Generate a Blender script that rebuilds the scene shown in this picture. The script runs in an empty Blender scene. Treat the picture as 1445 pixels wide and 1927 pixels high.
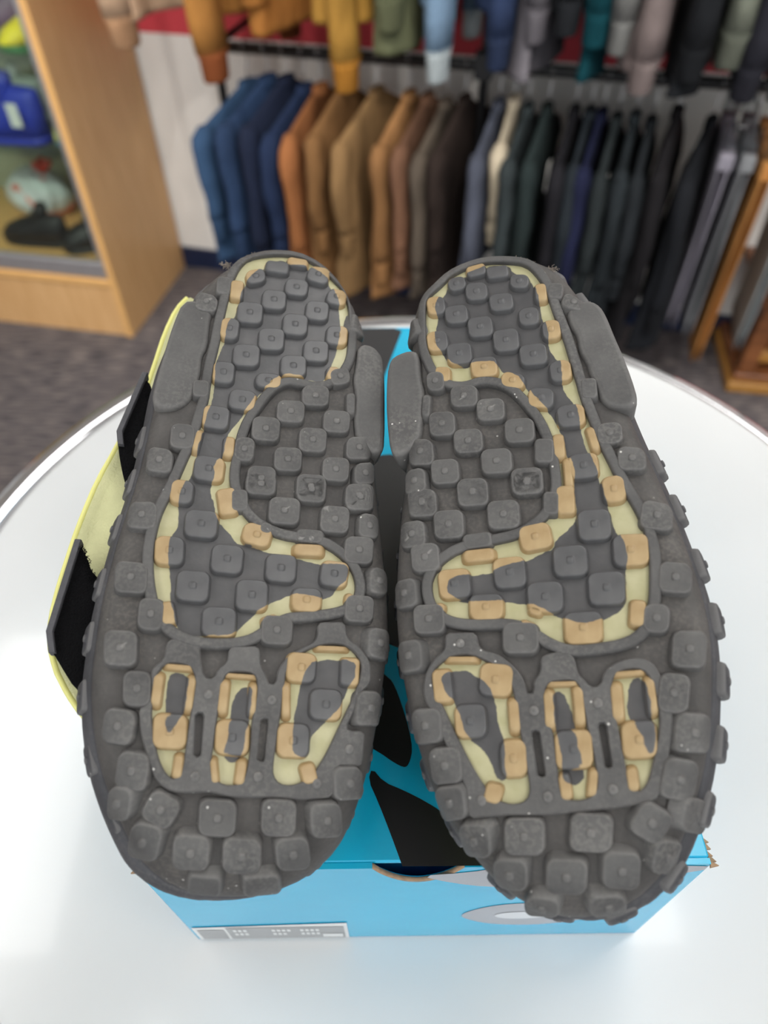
import bpy, math, random
import numpy as np
from mathutils import Vector, Matrix
from mathutils.geometry import delaunay_2d_cdt

random.seed(7)
rng = np.random.default_rng(7)
scene = bpy.context.scene
C = scene.collection

# ------------------------------------------------------------------ camera, world, exposure
TABLE = 1.05                                   # height of the table top
cam_d = bpy.data.cameras.new('camera')
cam_d.sensor_fit = 'VERTICAL'
cam_d.sensor_height = 36.0
cam_d.lens = 1350.0 / 1927.0 * 36.0
cam_d.clip_start = 0.01
cam_d.dof.use_dof = True
cam_d.dof.focus_distance = 0.285
cam_d.dof.aperture_fstop = 6.4
cam = bpy.data.objects.new('camera', cam_d)
C.objects.link(cam)
PITCH, ROLL = math.radians(48.4), math.radians(0.8)
cam.matrix_world = (Matrix.Translation((0, 0, TABLE + 0.42)) @ Matrix.Rotation(math.pi / 2 - PITCH, 4, 'X')
                    @ Matrix.Rotation(-ROLL, 4, 'Z'))
scene.camera = cam

world = bpy.data.worlds.new('shop_daylight')
scene.world = world
world.use_nodes = True
world.node_tree.nodes['Background'].inputs[0].default_value = (0.93, 0.97, 1.0, 1)
world.node_tree.nodes['Background'].inputs[1].default_value = 1.25
scene.view_settings.view_transform = 'Standard'
scene.view_settings.look = 'None'
scene.view_settings.gamma = 1.0
scene.view_settings.use_curve_mapping = False
scene.view_settings.exposure = -0.14
PANEL_POWER = 8.0
SPOT_POWER = 40.0
TRACK_WATTS = 70.0

# ------------------------------------------------------------------ helpers
def lin(r, g, b):
    f = lambda c: (c / 255 / 12.92) if c / 255 <= 0.04045 else ((c / 255 + 0.055) / 1.055) ** 2.4
    return (f(r), f(g), f(b), 1.0)

def base_mat(name, rough=0.6, spec=0.5, metal=0.0):
    m = bpy.data.materials.new(name)
    m.use_nodes = True
    nt = m.node_tree
    b = nt.nodes['Principled BSDF']
    b.inputs['Roughness'].default_value = rough
    b.inputs['Specular IOR Level'].default_value = spec
    b.inputs['Metallic'].default_value = metal
    return m, nt, b

def nd(nt, kind, **kw):
    n = nt.nodes.new(kind)
    for k, v in kw.items():
        setattr(n, k, v)
    return n

def noise(nt, scale, detail=3.0, coord='Object', stretch=None, rand=False):
    tc = nd(nt, 'ShaderNodeTexCoord')
    vec = tc.outputs[coord]
    if rand:
        oi = nd(nt, 'ShaderNodeObjectInfo')
        ad = nd(nt, 'ShaderNodeVectorMath', operation='ADD')
        nt.links.new(vec, ad.inputs[0])
        sc = nd(nt, 'ShaderNodeVectorMath', operation='SCALE')
        sc.inputs[3].default_value = 37.0
        cx = nd(nt, 'ShaderNodeCombineXYZ')
        for i in range(3):
            nt.links.new(oi.outputs['Random'], cx.inputs[i])
        nt.links.new(cx.outputs[0], sc.inputs[0])
        nt.links.new(sc.outputs[0], ad.inputs[1])
        vec = ad.outputs[0]
    if stretch:
        mp = nd(nt, 'ShaderNodeMapping')
        mp.inputs['Scale'].default_value = stretch
        nt.links.new(vec, mp.inputs[0])
        vec = mp.outputs[0]
    n = nd(nt, 'ShaderNodeTexNoise')
    n.inputs['Scale'].default_value = scale
    n.inputs['Detail'].default_value = detail
    nt.links.new(vec, n.inputs['Vector'])
    return n.outputs['Fac']

def ramp(nt, fac, stops):
    r = nd(nt, 'ShaderNodeValToRGB')
    e = r.color_ramp.elements
    while len(e) < len(stops):
        e.new(0.5)
    for el, (p, c) in zip(e, stops):
        el.position = p
        el.color = c
    nt.links.new(fac, r.inputs[0])
    return r.outputs[0]

def mix(nt, fac, a, b):
    m = nd(nt, 'ShaderNodeMix', data_type='RGBA')
    if hasattr(fac, 'is_linked'):
        nt.links.new(fac, m.inputs[0])
    else:
        m.inputs[0].default_value = fac
    for s, v in ((6, a), (7, b)):
        if isinstance(v, tuple):
            m.inputs[s].default_value = v
        else:
            nt.links.new(v, m.inputs[s])
    return m.outputs[2]

def bump(nt, b, fac, strength=0.3, dist=0.001):
    bp = nd(nt, 'ShaderNodeBump')
    bp.inputs['Strength'].default_value = strength
    bp.inputs['Distance'].default_value = dist
    nt.links.new(fac, bp.inputs['Height'])
    nt.links.new(bp.outputs[0], b.inputs['Normal'])

def plain(name, rgb, rough=0.6, var=0.12, scale=8, spec=0.5, metal=0.0, bmp=0.0, bscale=200, bdist=0.002, stretch=None):
    m, nt, b = base_mat(name, rough, spec, metal)
    c = lin(*rgb)
    lo = tuple(x * (1 - var) for x in c[:3]) + (1,)
    hi = tuple(min(1, x * (1 + var)) for x in c[:3]) + (1,)
    nt.links.new(ramp(nt, noise(nt, scale, stretch=stretch), [(0.3, lo), (0.7, hi)]), b.inputs['Base Color'])
    if bmp:
        bump(nt, b, noise(nt, bscale), bmp, bdist)
    return m

def mesh_obj(name, verts, faces, mat, parent=None, smooth=True, centre=False):
    verts = np.asarray(verts, float)
    loc = np.zeros(3)
    if centre:
        loc = verts.mean(0)
        verts = verts - loc
    me = bpy.data.meshes.new(name)
    me.from_pydata([tuple(v) for v in verts], [], [tuple(int(i) for i in f) for f in faces])
    me.polygons.foreach_set('use_smooth', [smooth] * len(me.polygons))
    if mat:
        me.materials.append(mat)
    o = bpy.data.objects.new(name, me)
    C.objects.link(o)
    o.location = loc
    if parent:
        o.parent = parent
    return o

def tag(o, label=None, cat=None, group=None, kind=None):
    if label: o['label'] = label
    if cat: o['category'] = cat
    if group: o['group'] = group
    if kind: o['kind'] = kind
    return o

def empty(name, label, cat, matrix=None, group=None):
    o = bpy.data.objects.new(name, None)
    C.objects.link(o)
    if matrix is not None:
        o.matrix_world = matrix
    o.empty_display_size = 0.05
    return tag(o, label, cat, group)

class MB:
    """collects simple shapes into one mesh"""
    def __init__(s):
        s.v, s.f = [], []
    def add(s, v, f):
        n = len(s.v)
        s.v += [tuple(x) for x in v]
        s.f += [tuple(i + n for i in q) for q in f]
        return s
    def box(s, x0, x1, y0, y1, z0, z1, bev=0.0):
        if bev <= 0:
            v = [(x, y, z) for z in (z0, z1) for x, y in ((x0, y0), (x1, y0), (x1, y1), (x0, y1))]
            return s.add(v, [(3, 2, 1, 0), (4, 5, 6, 7), (0, 1, 5, 4), (1, 2, 6, 5), (2, 3, 7, 6), (3, 0, 4, 7)])
        b, rings = bev, []
        for z, i in ((z0, b), (z0 + b, 0), (z1 - b, 0), (z1, b)):
            a = b - i if i else 0
            e = i
            rings.append([(x0 + b + 0 * a, y0 + e, z), (x1 - b, y0 + e, z), (x1 - e, y0 + b, z), (x1 - e, y1 - b, z),
                          (x1 - b, y1 - e, z), (x0 + b, y1 - e, z), (x0 + e, y1 - b, z), (x0 + e, y0 + b, z)])
        return s.rings(rings, True, True)
    def rings(s, rings, cap0=False, cap1=False, closed=True):
        n = len(rings[0])
        v = [p for r in rings for p in r]
        f = []
        for k in range(len(rings) - 1):
            for i in range(n if closed else n - 1):
                j = (i + 1) % n
                f.append((k * n + i, k * n + j, (k + 1) * n + j, (k + 1) * n + i))
        if cap0: f.append(tuple(range(n - 1, -1, -1)))
        if cap1: f.append(tuple((len(rings) - 1) * n + i for i in range(n)))
        return s.add(v, f)
    def tube(s, pts, r, n=10, cap=True):
        pts = [np.asarray(p, float) for p in pts]
        rs = r if isinstance(r, (list, tuple)) else [r] * len(pts)
        rings = []
        up = None
        for i, p in enumerate(pts):
            d = pts[min(i + 1, len(pts) - 1)] - pts[max(i - 1, 0)]
            d /= np.linalg.norm(d)
            if up is None:
                up = np.array([0, 0, 1.0]) if abs(d[2]) < 0.9 else np.array([1.0, 0, 0])
            a = np.cross(d, up); a /= np.linalg.norm(a)
            b = np.cross(d, a); up = -b
            rings.append([p + rs[i] * (math.cos(t) * a + math.sin(t) * b) for t in np.linspace(0, 2 * math.pi, n, endpoint=False)])
        return s.rings([[tuple(q) for q in R] for R in rings], cap, cap)
    def build(s, name, mat, parent=None, smooth=False):
        return mesh_obj(name, s.v, s.f, mat, parent, smooth)

# ---- plane geometry in millimetres
def area2(p):
    q = np.roll(p, -1, 0)
    return float((p[:, 0] * q[:, 1] - q[:, 0] * p[:, 1]).sum())

def ccw(p):
    p = np.asarray(p, float)
    return p if area2(p) > 0 else p[::-1].copy()

def smooth_poly(poly, n=2):
    p = np.asarray(poly, float)
    for _ in range(n):
        q = np.roll(p, -1, 0)
        p = np.stack([0.75 * p + 0.25 * q, 0.25 * p + 0.75 * q], 1).reshape(-1, 2)
    return p

def resample(p, step):
    p = np.asarray(p, float)
    q = np.vstack([p, p[:1]])
    L = np.hypot(*np.diff(q, axis=0).T)
    s = np.r_[0, np.cumsum(L)]
    n = max(6, int(round(s[-1] / step)))
    t = np.linspace(0, s[-1], n, endpoint=False)
    return np.c_[np.interp(t, s, q[:, 0]), np.interp(t, s, q[:, 1])]

def normals(p):
    """outward normals of a counter-clockwise loop"""
    t = np.roll(p, -1, 0) - np.roll(p, 1, 0)
    t /= np.linalg.norm(t, axis=1)[:, None] + 1e-9
    return np.c_[t[:, 1], -t[:, 0]]

def sdf(poly, x, y):
    P0 = np.asarray(poly, float)
    P1 = np.roll(P0, -1, 0)
    x = np.asarray(x, float); y = np.asarray(y, float)
    D = np.full(x.shape, 1e9); ins = np.zeros(x.shape, bool)
    for (ax, ay), (bx, by) in zip(P0, P1):
        ex, ey = bx - ax, by - ay
        t = np.clip(((x - ax) * ex + (y - ay) * ey) / (ex * ex + ey * ey + 1e-12), 0, 1)
        D = np.minimum(D, np.hypot(x - ax - t * ex, y - ay - t * ey))
        if ay != by:
            ins ^= ((ay > y) != (by > y)) & (x < (bx - ax) * (y - ay) / (by - ay) + ax)
    return np.where(ins, D, -D)

def fill(outer, holes=(), step=2.0, extra=None, margin=0.6):
    """triangulate a region with interior points; first vertices are the loops in order"""
    loops = [np.asarray(outer, float)] + [np.asarray(h, float) for h in holes]
    pts, edges = [], []
    for lp in loops:
        n0 = len(pts)
        pts += [tuple(q) for q in lp]
        edges += [(n0 + i, n0 + (i + 1) % len(lp)) for i in range(len(lp))]
    lo, hi = loops[0].min(0), loops[0].max(0)
    gx, gy = np.meshgrid(np.arange(lo[0], hi[0], step), np.arange(lo[1], hi[1], step))
    gx = gx + (np.arange(gx.shape[0]) % 2)[:, None] * step * 0.5
    gx, gy = gx.ravel(), gy.ravel()
    ok = sdf(loops[0], gx, gy) > step * margin
    for h in loops[1:]:
        ok &= sdf(h, gx, gy) < -step * margin
    pts += list(zip(gx[ok], gy[ok]))
    if extra is not None:
        pts += [tuple(q) for q in extra]
    r = delaunay_2d_cdt([Vector(q) for q in pts], edges, [], 0, 1e-5)
    V = np.array([tuple(v) for v in r[0]])
    F = np.array([tuple(f) for f in r[2] if len(f) == 3])
    c = V[F].mean(1)
    ok = sdf(loops[0], c[:, 0], c[:, 1]) > 0
    for h in loops[1:]:
        ok &= sdf(h, c[:, 0], c[:, 1]) < 0
    F = F[ok]
    a = V[F]
    s = (a[:, 1, 0] - a[:, 0, 0]) * (a[:, 2, 1] - a[:, 0, 1]) - (a[:, 1, 1] - a[:, 0, 1]) * (a[:, 2, 0] - a[:, 0, 0])
    F[s < 0] = F[s < 0][:, ::-1]
    return V, F

# ------------------------------------------------------------------ materials
def rubber(name, lo, hi, dust, rand=False, rough=0.62, edge=(150, 148, 145)):
    m, nt, b = base_mat(name, rough, 0.45)
    c = ramp(nt, noise(nt, 55, 5, rand=rand), [(0.3, lin(*lo)), (0.72, lin(*hi))])
    fine = ramp(nt, noise(nt, 700, 2, rand=rand), [(0.45, (0, 0, 0, 1)), (0.62, (1, 1, 1, 1))])
    big = ramp(nt, noise(nt, 28, 4, rand=rand), [(0.45, (0.05, 0.05, 0.05, 1)), (0.8, (0.4, 0.4, 0.4, 1))])
    mu = nd(nt, 'ShaderNodeMath', operation='MULTIPLY')
    nt.links.new(fine, mu.inputs[0]); nt.links.new(big, mu.inputs[1])
    c = mix(nt, mu.outputs[0], c, lin(*dust))
    # scattered pale grit
    tc = nd(nt, 'ShaderNodeTexCoord')
    vo = nd(nt, 'ShaderNodeTexVoronoi')
    vo.inputs['Scale'].default_value = 210
    nt.links.new(tc.outputs['Object'], vo.inputs['Vector'])
    dot = ramp(nt, vo.outputs['Distance'], [(0.06, (1, 1, 1, 1)), (0.10, (0, 0, 0, 1))])
    gate = ramp(nt, noise(nt, 40, 2, rand=rand), [(0.53, (0, 0, 0, 1)), (0.60, (1, 1, 1, 1))])
    mg = nd(nt, 'ShaderNodeMath', operation='MULTIPLY')
    nt.links.new(dot, mg.inputs[0]); nt.links.new(gate, mg.inputs[1])
    c = mix(nt, mg.outputs[0], c, lin(205, 203, 198))
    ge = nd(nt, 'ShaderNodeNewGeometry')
    rim_highlight = ramp(nt, ge.outputs['Pointiness'], [(0.515, (0, 0, 0, 1)), (0.60, (0.55, 0.55, 0.55, 1))])  # bright rim highlight painted into the colour along convex edges
    c = mix(nt, rim_highlight, c, lin(*edge))
    nt.links.new(c, b.inputs['Base Color'])
    bump(nt, b, noise(nt, 420, 4, rand=rand), 0.45, 0.0006)
    return m

M = {}
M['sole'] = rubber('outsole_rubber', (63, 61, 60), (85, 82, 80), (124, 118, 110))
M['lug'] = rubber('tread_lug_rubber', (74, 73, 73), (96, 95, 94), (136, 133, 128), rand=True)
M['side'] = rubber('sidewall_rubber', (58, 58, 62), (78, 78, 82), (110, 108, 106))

def coat_mat(name, pale_lo, pale_hi, dark_lo, dark_hi):
    m, nt, b = base_mat(name, 0.42, 0.5)
    at = nd(nt, 'ShaderNodeAttribute', attribute_name='coat')
    nz = noise(nt, 330, 3)
    sb = nd(nt, 'ShaderNodeMath', operation='MULTIPLY_ADD')
    sb.inputs[1].default_value = 1.2
    sb.inputs[2].default_value = -0.6
    nt.links.new(nz, sb.inputs[0])
    ad = nd(nt, 'ShaderNodeMath', operation='ADD')
    nt.links.new(at.outputs['Fac'], ad.inputs[0]); nt.links.new(sb.outputs[0], ad.inputs[1])
    mr = nd(nt, 'ShaderNodeMapRange')
    mr.inputs[1].default_value = -0.12; mr.inputs[2].default_value = 0.12
    nt.links.new(ad.outputs[0], mr.inputs[0])
    pale = ramp(nt, noise(nt, 120, 4), [(0.3, lin(*pale_lo)), (0.7, lin(*pale_hi))])
    dark = ramp(nt, noise(nt, 90, 4), [(0.3, lin(*dark_lo)), (0.7, lin(*dark_hi))])
    nt.links.new(mix(nt, mr.outputs[0], pale, dark), b.inputs['Base Color'])
    bump(nt, b, noise(nt, 500, 3), 0.15, 0.0005)
    return m
M['insert'] = coat_mat('pale_insert_rubber', (172, 168, 128), (190, 186, 150), (66, 66, 68), (84, 83, 84))
M['insert_lug'] = coat_mat('amber_insert_lug', (158, 132, 92), (178, 154, 114), (74, 74, 76), (94, 94, 95))

# ------------------------------------------------------------------ room
W0 = np.array([-0.015, 2.43, 0.0])
WE = np.array([0.966, -0.2593, 0.0])
WN = np.array([-0.2593, -0.966, 0.0])
WALL_ANG = math.atan2(WE[1], WE[0])
WALL_M = Matrix.Translation(Vector(W0)) @ Matrix.Rotation(WALL_ANG, 4, 'Z')   # local x along wall, y into wall, z up

m, nt, b = base_mat('carpet', 0.95, 0.1)
n1 = noise(nt, 14, 4, stretch=(1.0, 9.0, 1.0))
n2 = noise(nt, 260, 2)
c1 = ramp(nt, n1, [(0.36, lin(58, 55, 60)), (0.5, lin(98, 92, 94)), (0.64, lin(138, 128, 124))])
c2 = ramp(nt, n2, [(0.35, lin(70, 68, 72)), (0.7, lin(128, 123, 123))])
nt.links.new(mix(nt, 0.22, c1, c2), b.inputs['Base Color'])
bump(nt, b, n2, 0.6, 0.004)
M['carpet'] = m

floor = mesh_obj('floor', [(-3.2, -2.6, 0), (3.6, -2.6, 0), (3.6, 4.2, 0), (-3.2, 4.2, 0)], [(0, 1, 2, 3)], M['carpet'], smooth=False)
tag(floor, kind='structure')

m, nt, b = base_mat('wall_paint', 0.7, 0.3)
tc = nd(nt, 'ShaderNodeTexCoord'); sx = nd(nt, 'ShaderNodeSeparateXYZ')
nt.links.new(tc.outputs['Object'], sx.inputs[0])
gt = nd(nt, 'ShaderNodeMath', operation='GREATER_THAN'); gt.inputs[1].default_value = 0.795
nt.links.new(sx.outputs['Z'], gt.inputs[0])
wv = ramp(nt, noise(nt, 5), [(0.3, lin(228, 226, 222)), (0.7, lin(238, 236, 232))])
lt = nd(nt, 'ShaderNodeMath', operation='LESS_THAN'); lt.inputs[1].default_value = 1.25
nt.links.new(sx.outputs['Z'], lt.inputs[0])
band = nd(nt, 'ShaderNodeMath', operation='MULTIPLY')
nt.links.new(gt.outputs[0], band.inputs[0]); nt.links.new(lt.outputs[0], band.inputs[1])
nt.links.new(mix(nt, band.outputs[0], wv, lin(206, 72, 82)), b.inputs['Base Color'])
bump(nt, b, noise(nt, 180), 0.12, 0.002)
M['wall'] = m
M['navy'] = plain('navy_baseboard', (24, 36, 66), 0.45)
M['white'] = plain('white_paint', (232, 231, 228), 0.7, 0.03)

wall = MB().box(-3.0, 3.0, 0, 0.1, 0, 2.95).build('wall_back', M['wall'])
wall.matrix_world = WALL_M
tag(wall, kind='structure')
bb = MB().box(-3.0, 3.0, -0.012, 0, 0, 0.08).build('baseboard_back', M['navy'])
bb.matrix_world = WALL_M
tag(bb, kind='structure')
cei = MB().box(-3.2, 3.6, -2.6, 4.2, 2.95, 3.0).build('ceiling', M['white'])
tag(cei, kind='structure')
wl = MB().box(-3.3, -3.2, -2.6, 4.2, 0, 2.95).build('wall_left', M['white']); tag(wl, kind='structure')
wr = MB().box(3.6, 3.7, -2.6, 4.2, 0, 2.95).build('wall_right', M['white']); tag(wr, kind='structure')

# ceiling lamps: lit panels and small downlights
M['lamp_frame'] = plain('lamp_frame', (225, 225, 225), 0.5)
def emit(name, col, s):
    m = bpy.data.materials.new(name); m.use_nodes = True
    nt = m.node_tree
    e = nd(nt, 'ShaderNodeEmission'); e.inputs[0].default_value = col; e.inputs[1].default_value = s
    nt.links.new(e.outputs[0], nt.nodes['Material Output'].inputs[0])
    return m
M['panel_glow'] = emit('panel_glow', (1.0, 0.985, 0.96, 1), PANEL_POWER)
M['spot_glow'] = emit('spot_glow', (1.0, 0.97, 0.92, 1), SPOT_POWER)
for (px, py, w, d) in ((-1.3, -1.2, 0.6, 1.2), (0.6, -1.2, 0.6, 1.2), (2.3, -1.2, 0.6, 1.2), (-1.3, 0.9, 0.6, 1.2), (0.6, 0.9, 0.6, 1.2), (2.3, 0.9, 0.6, 1.2)):
    t = empty('ceiling_panel_light', 'white rectangular lit panel set in the ceiling', 'ceiling light', Matrix.Translation((px, py, 2.95)), 'ceiling panel lights')
    fr = MB()
    for a in ((-w/2, w/2, -d/2, -d/2+0.03), (-w/2, w/2, d/2-0.03, d/2), (-w/2, -w/2+0.03, -d/2+0.03, d/2-0.03), (w/2-0.03, w/2, -d/2+0.03, d/2-0.03)):
        fr.box(a[0], a[1], a[2], a[3], -0.03, -0.001)
    fr.build('frame', M['lamp_frame'], t)
    MB().box(-w/2+0.03, w/2-0.03, -d/2+0.03, d/2-0.03, -0.02, -0.005).build('diffuser', M['panel_glow'], t)
for i in range(7):
    pos = Vector((-1.75 + 0.55 * i, 0.35 - 0.14 * i, 2.86))
    aim = Vector(W0) + Vector(WE) * (-1.5 + 0.52 * i) + Vector((0, 0, 0.45)) - pos
    t = empty('track_light', 'small white track light on the ceiling aimed at the clothes rail', 'ceiling light', Matrix.Translation(pos) @ aim.to_track_quat('-Z', 'Y').to_matrix().to_4x4(), 'track lights aimed at the wall')
    MB().tube([(0, 0, 0.06), (0, 0, -0.05)], 0.05, 16).build('housing', M['lamp_frame'], t, True)
    MB().tube([(0, 0, -0.051), (0, 0, -0.055)], 0.042, 16).build('lens', M['spot_glow'], t, True)
    ld = bpy.data.lights.new('wall_fill_beam', 'SPOT')  # fill spot added in each housing to brighten the wall and clothes
    ld.energy = TRACK_WATTS; ld.spot_size = math.radians(62); ld.spot_blend = 0.6; ld.shadow_soft_size = 0.05; ld.color = (1.0, 0.96, 0.9)
    lo = bpy.data.objects.new('wall_fill_beam', ld); C.objects.link(lo)
    lo.parent = t; lo.location = (0, 0, -0.06)

# ------------------------------------------------------------------ table
TC, TR = np.array([0.030, 0.297]), 0.334
m, nt, b = base_mat('white_laminate', 0.22, 0.5)
nt.links.new(ramp(nt, noise(nt, 6), [(0.3, lin(222, 224, 225)), (0.7, lin(228, 230, 231))]), b.inputs['Base Color'])
b.inputs['Coat Weight'].default_value = 0.4
b.inputs['Coat Roughness'].default_value = 0.06
M['laminate'] = m
M['chrome'] = plain('polished_chrome', (225, 225, 228), 0.06, 0.02, metal=1.0)
tab = empty('round_table', 'white round table with a polished chrome edge under the shoe box', 'table', Matrix.Translation((TC[0], TC[1], 0)))
def lathe(prof, n=128):
    b = MB()
    b.rings([[(r * math.cos(a), r * math.sin(a), z) for a in np.linspace(0, 2 * math.pi, n, endpoint=False)] for r, z in prof], True, True)
    return b
lathe([(TR - 0.004, TABLE - 0.03), (TR - 0.0015, TABLE - 0.03), (TR - 0.0015, TABLE - 0.0015), (TR - 0.003, TABLE - 0.0002), (TR - 0.006, TABLE)]).build('table_top', M['laminate'], tab, True)
eb = MB()
ang = np.linspace(0, 2 * math.pi, 160, endpoint=False)
prof = [(TR + 0.0105 + 0.0115 * math.cos(t), TABLE - 0.0125 + 0.0115 * math.sin(t)) for t in np.linspace(0, 2 * math.pi, 17)]
eb.rings([[(r * math.cos(a) - 0.006, r * math.sin(a), z) for a in ang] for r, z in prof[::-1]])
eb.build('edge_band', M['chrome'], tab, True)
lathe([(0.035, TABLE - 0.03), (0.035, 0.03)], 32).build('pedestal', M['chrome'], tab, True)
lathe([(0.24, 0.0), (0.24, 0.012), (0.2, 0.022), (0.05, 0.032), (0.036, 0.04)], 64).build('base_plate', M['chrome'], tab, True)

# ------------------------------------------------------------------ shoe box
BX0, BX1, BY0, BY1, BZ0, BZ1 = -0.098, 0.1252, 0.0815, 0.4450, TABLE + 0.0006, TABLE + 0.12
m, nt, b = base_mat('teal_card', 0.24, 0.6)
b.inputs['Coat Weight'].default_value = 0.15
b.inputs['Coat Roughness'].default_value = 0.15
nt.links.new(ramp(nt, noise(nt, 9, 4), [(0.3, lin(0, 176, 222)), (0.7, lin(26, 190, 232))]), b.inputs['Base Color'])
bump(nt, b, noise(nt, 25, 3), 0.15, 0.002)
M['teal'] = m
M['black_print'] = plain('black_print', (20, 20, 22), 0.35, 0.1)
M['charcoal_print'] = plain('charcoal_print', (48, 48, 50), 0.4, 0.1)
M['grey_print'] = plain('grey_print', (168, 170, 176), 0.4, 0.06, 40)
M['pale_print'] = plain('pale_print', (214, 216, 220), 0.4, 0.04)
M['label_print'] = plain('label_print', (168, 170, 172), 0.5, 0.04)
M['label_white'] = plain('label_white', (230, 232, 232), 0.5, 0.02)
M['card_raw'] = plain('raw_card', (168, 140, 112), 0.9, 0.2, 300)
box = empty('shoe_box', 'teal shoe box with big black printed shapes on the round table', 'shoe box', Matrix.Translation((0, 0, 0)))
TH = 0.0022
MB().box(BX0, BX1, BY0 + TH, BY1 - TH, BZ1 - TH, BZ1, 0.0008).build('lid_top', M['teal'], box)
# front panel with the half-moon finger notch
fx = lambda t: BX0 + t
notch = [(0.0294 - 0.0359 * k / 14, BZ1 - 0.0195 * math.sin(math.pi * k / 14) ** 0.8) for k in range(0, 15)]
loop = np.array([(BX0, BZ0), (BX1, BZ0), (BX1, BZ1 - 0.0003)] + [(x, min(z, BZ1 - 0.0003)) for x, z in notch] + [(BX0, BZ1 - 0.0003)]) * 1000
Vt, Ft = fill(ccw(loop), step=12)
n = len(Vt)
lp = ccw(loop)
key = {(round(q[0], 2), round(q[1], 2)): i for i, q in enumerate(Vt)}
li = [key[(round(q[0], 2), round(q[1], 2))] for q in lp]
vv = [(x / 1000, BY0, z / 1000) for x, z in Vt] + [(x / 1000, BY0 + TH, z / 1000) for x, z in Vt]
ff = [tuple(f) for f in Ft] + [tuple(i + n for i in f[::-1]) for f in Ft]
ff += [(li[i], li[i] + n, li[(i + 1) % len(li)] + n, li[(i + 1) % len(li)]) for i in range(len(li))]
mesh_obj('front_panel', vv, ff, M['teal'], box, False)
rim = MB().tube([(x, BY0 + 0.001, z - 0.0003) for x, z in notch], 0.0011, 6)
rim.build('notch_edge', M['card_raw'], box, True)
MB().box(BX0, BX0 + TH, BY0 + TH, BY1 - TH, BZ0, BZ1 - TH).build('side_panel', M['teal'], box)
MB().box(BX1 - TH, BX1, BY0 + TH, BY1 - TH, BZ0, BZ1 - TH).build('side_panel', M['teal'], box)
MB().box(BX0, BX1, BY1 - TH, BY1, BZ0, BZ1 - 0.0003).build('back_panel', M['teal'], box)
MB().box(BX0 + TH, BX1 - TH, BY0 + TH, BY1 - TH, BZ0, BZ0 + TH).build('bottom_panel', M['card_raw'], box)
MB().box(BX0 + 0.004, BX1 - 0.004, BY0 + 0.011, BY0 + 0.0125, BZ0 + 0.003, BZ1 - 0.006).build('inner_panel', M['teal'], box)
def printed(name, pts, mat, top=True, lift=0.0002, n=2, step=6):
    p = ccw(np.asarray(pts) * 1000)
    if n: p = smooth_poly(p, n)
    Vp, Fp = fill(p, step=step)
    if top:
        v = [(x / 1000, y / 1000, BZ1 + lift) for x, y in Vp]
        f = Fp
    else:
        v = [(x / 1000, BY0 - lift, z / 1000) for x, z in Vp]
        f = Fp
    return mesh_obj(name, v, f, mat, box, False)
printed('black_swoosh', [(-0.0082, 0.1159), (-0.0066, 0.121), (-0.0017, 0.1149), (0.0067, 0.1113), (0.0153, 0.1068), (0.0257, 0.0999), (0.0357, 0.0916), (0.0472, 0.0824), (0.0472, 0.0819), (0.0052, 0.0819), (0.0051, 0.0824), (0.0009, 0.094), (-0.004, 0.1066)], M['black_print'], n=1, step=4)
printed('black_swoosh', [(-0.06, 0.195), (-0.0324, 0.1855), (0.0003, 0.1655), (0.0051, 0.1568), (0.0114, 0.1314), (0.0092, 0.1216), (0.0058, 0.1209), (-0.0061, 0.1297), (-0.0206, 0.1367), (-0.06, 0.16)], M['black_print'])
printed('charcoal_shape', [(-0.0256, 0.302), (0.0045, 0.315), (0.0123, 0.3057), (0.0243, 0.2922), (0.03, 0.20), (0.0184, 0.1733), (0.0055, 0.1796), (-0.0222, 0.1914), (-0.05, 0.21), (-0.05, 0.29)], M['charcoal_print'])
printed('charcoal_shape', [(-0.0554, 0.4440), (-0.0068, 0.4440), (0.0094, 0.4438), (0.0146, 0.4404), (0.0068, 0.4095), (-0.0015, 0.376), (-0.0101, 0.3394), (-0.0411, 0.3406), (-0.07, 0.38)], M['charcoal_print'], n=0)
# front face: grey printed shapes and the size label
printed('grey_arc', [(0.012, 1.1595), (0.03, 1.163), (0.045, 1.1697), (0.1248, 1.1697), (0.1248, 1.160), (0.09, 1.148), (0.06, 1.1405), (0.04, 1.142), (0.025, 1.149)], M['grey_print'], False, n=1)
printed('grey_ring', [(0.032, 1.094), (0.040, 1.106), (0.052, 1.1135), (0.068, 1.115), (0.09, 1.105), (0.098, 1.093), (0.09, 1.080), (0.07, 1.072), (0.05, 1.075), (0.038, 1.084)], M['grey_print'], False)
printed('ring_highlight', [(0.048, 1.094), (0.054, 1.099), (0.066, 1.100), (0.076, 1.095), (0.074, 1.089), (0.062, 1.086), (0.052, 1.088)], M['pale_print'], False, 0.0004)
lab = printed('size_label', [(-0.0965, 1.0512), (-0.0207, 1.0512), (-0.0207, 1.0828), (-0.0965, 1.0765)], M['label_white'], False, 0.0004, n=0)
def on_label(name, x0, x1, z0, z1, mat, lift=0.0006):
    o = mesh_obj(name, [(x0, BY0 - lift, z0), (x1, BY0 - lift, z0), (x1, BY0 - lift, z1), (x0, BY0 - lift, z1)], [(0, 1, 2, 3)], mat, lab, False)
on_label('label_block', -0.0800, -0.0225, 1.0530, 1.0765, M['label_print'])
on_label('label_block', -0.0945, -0.0815, 1.0530, 1.0725, M['label_print'])
for row, z in ((0, 1.0685), (1, 1.0615)):
    for x in (-0.077, -0.0745, -0.072, -0.058, -0.0555, -0.053, -0.0505, -0.044, -0.0415, -0.039, -0.0365):
        if row == 1 and x == -0.0505: continue
        on_label('label_mark', x, x + 0.0017, z, z + 0.0045, M['label_white'], 0.0008)
on_label('label_barcode', -0.0335, -0.0235, 1.056, 1.0625, M['label_white'], 0.0008)
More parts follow.
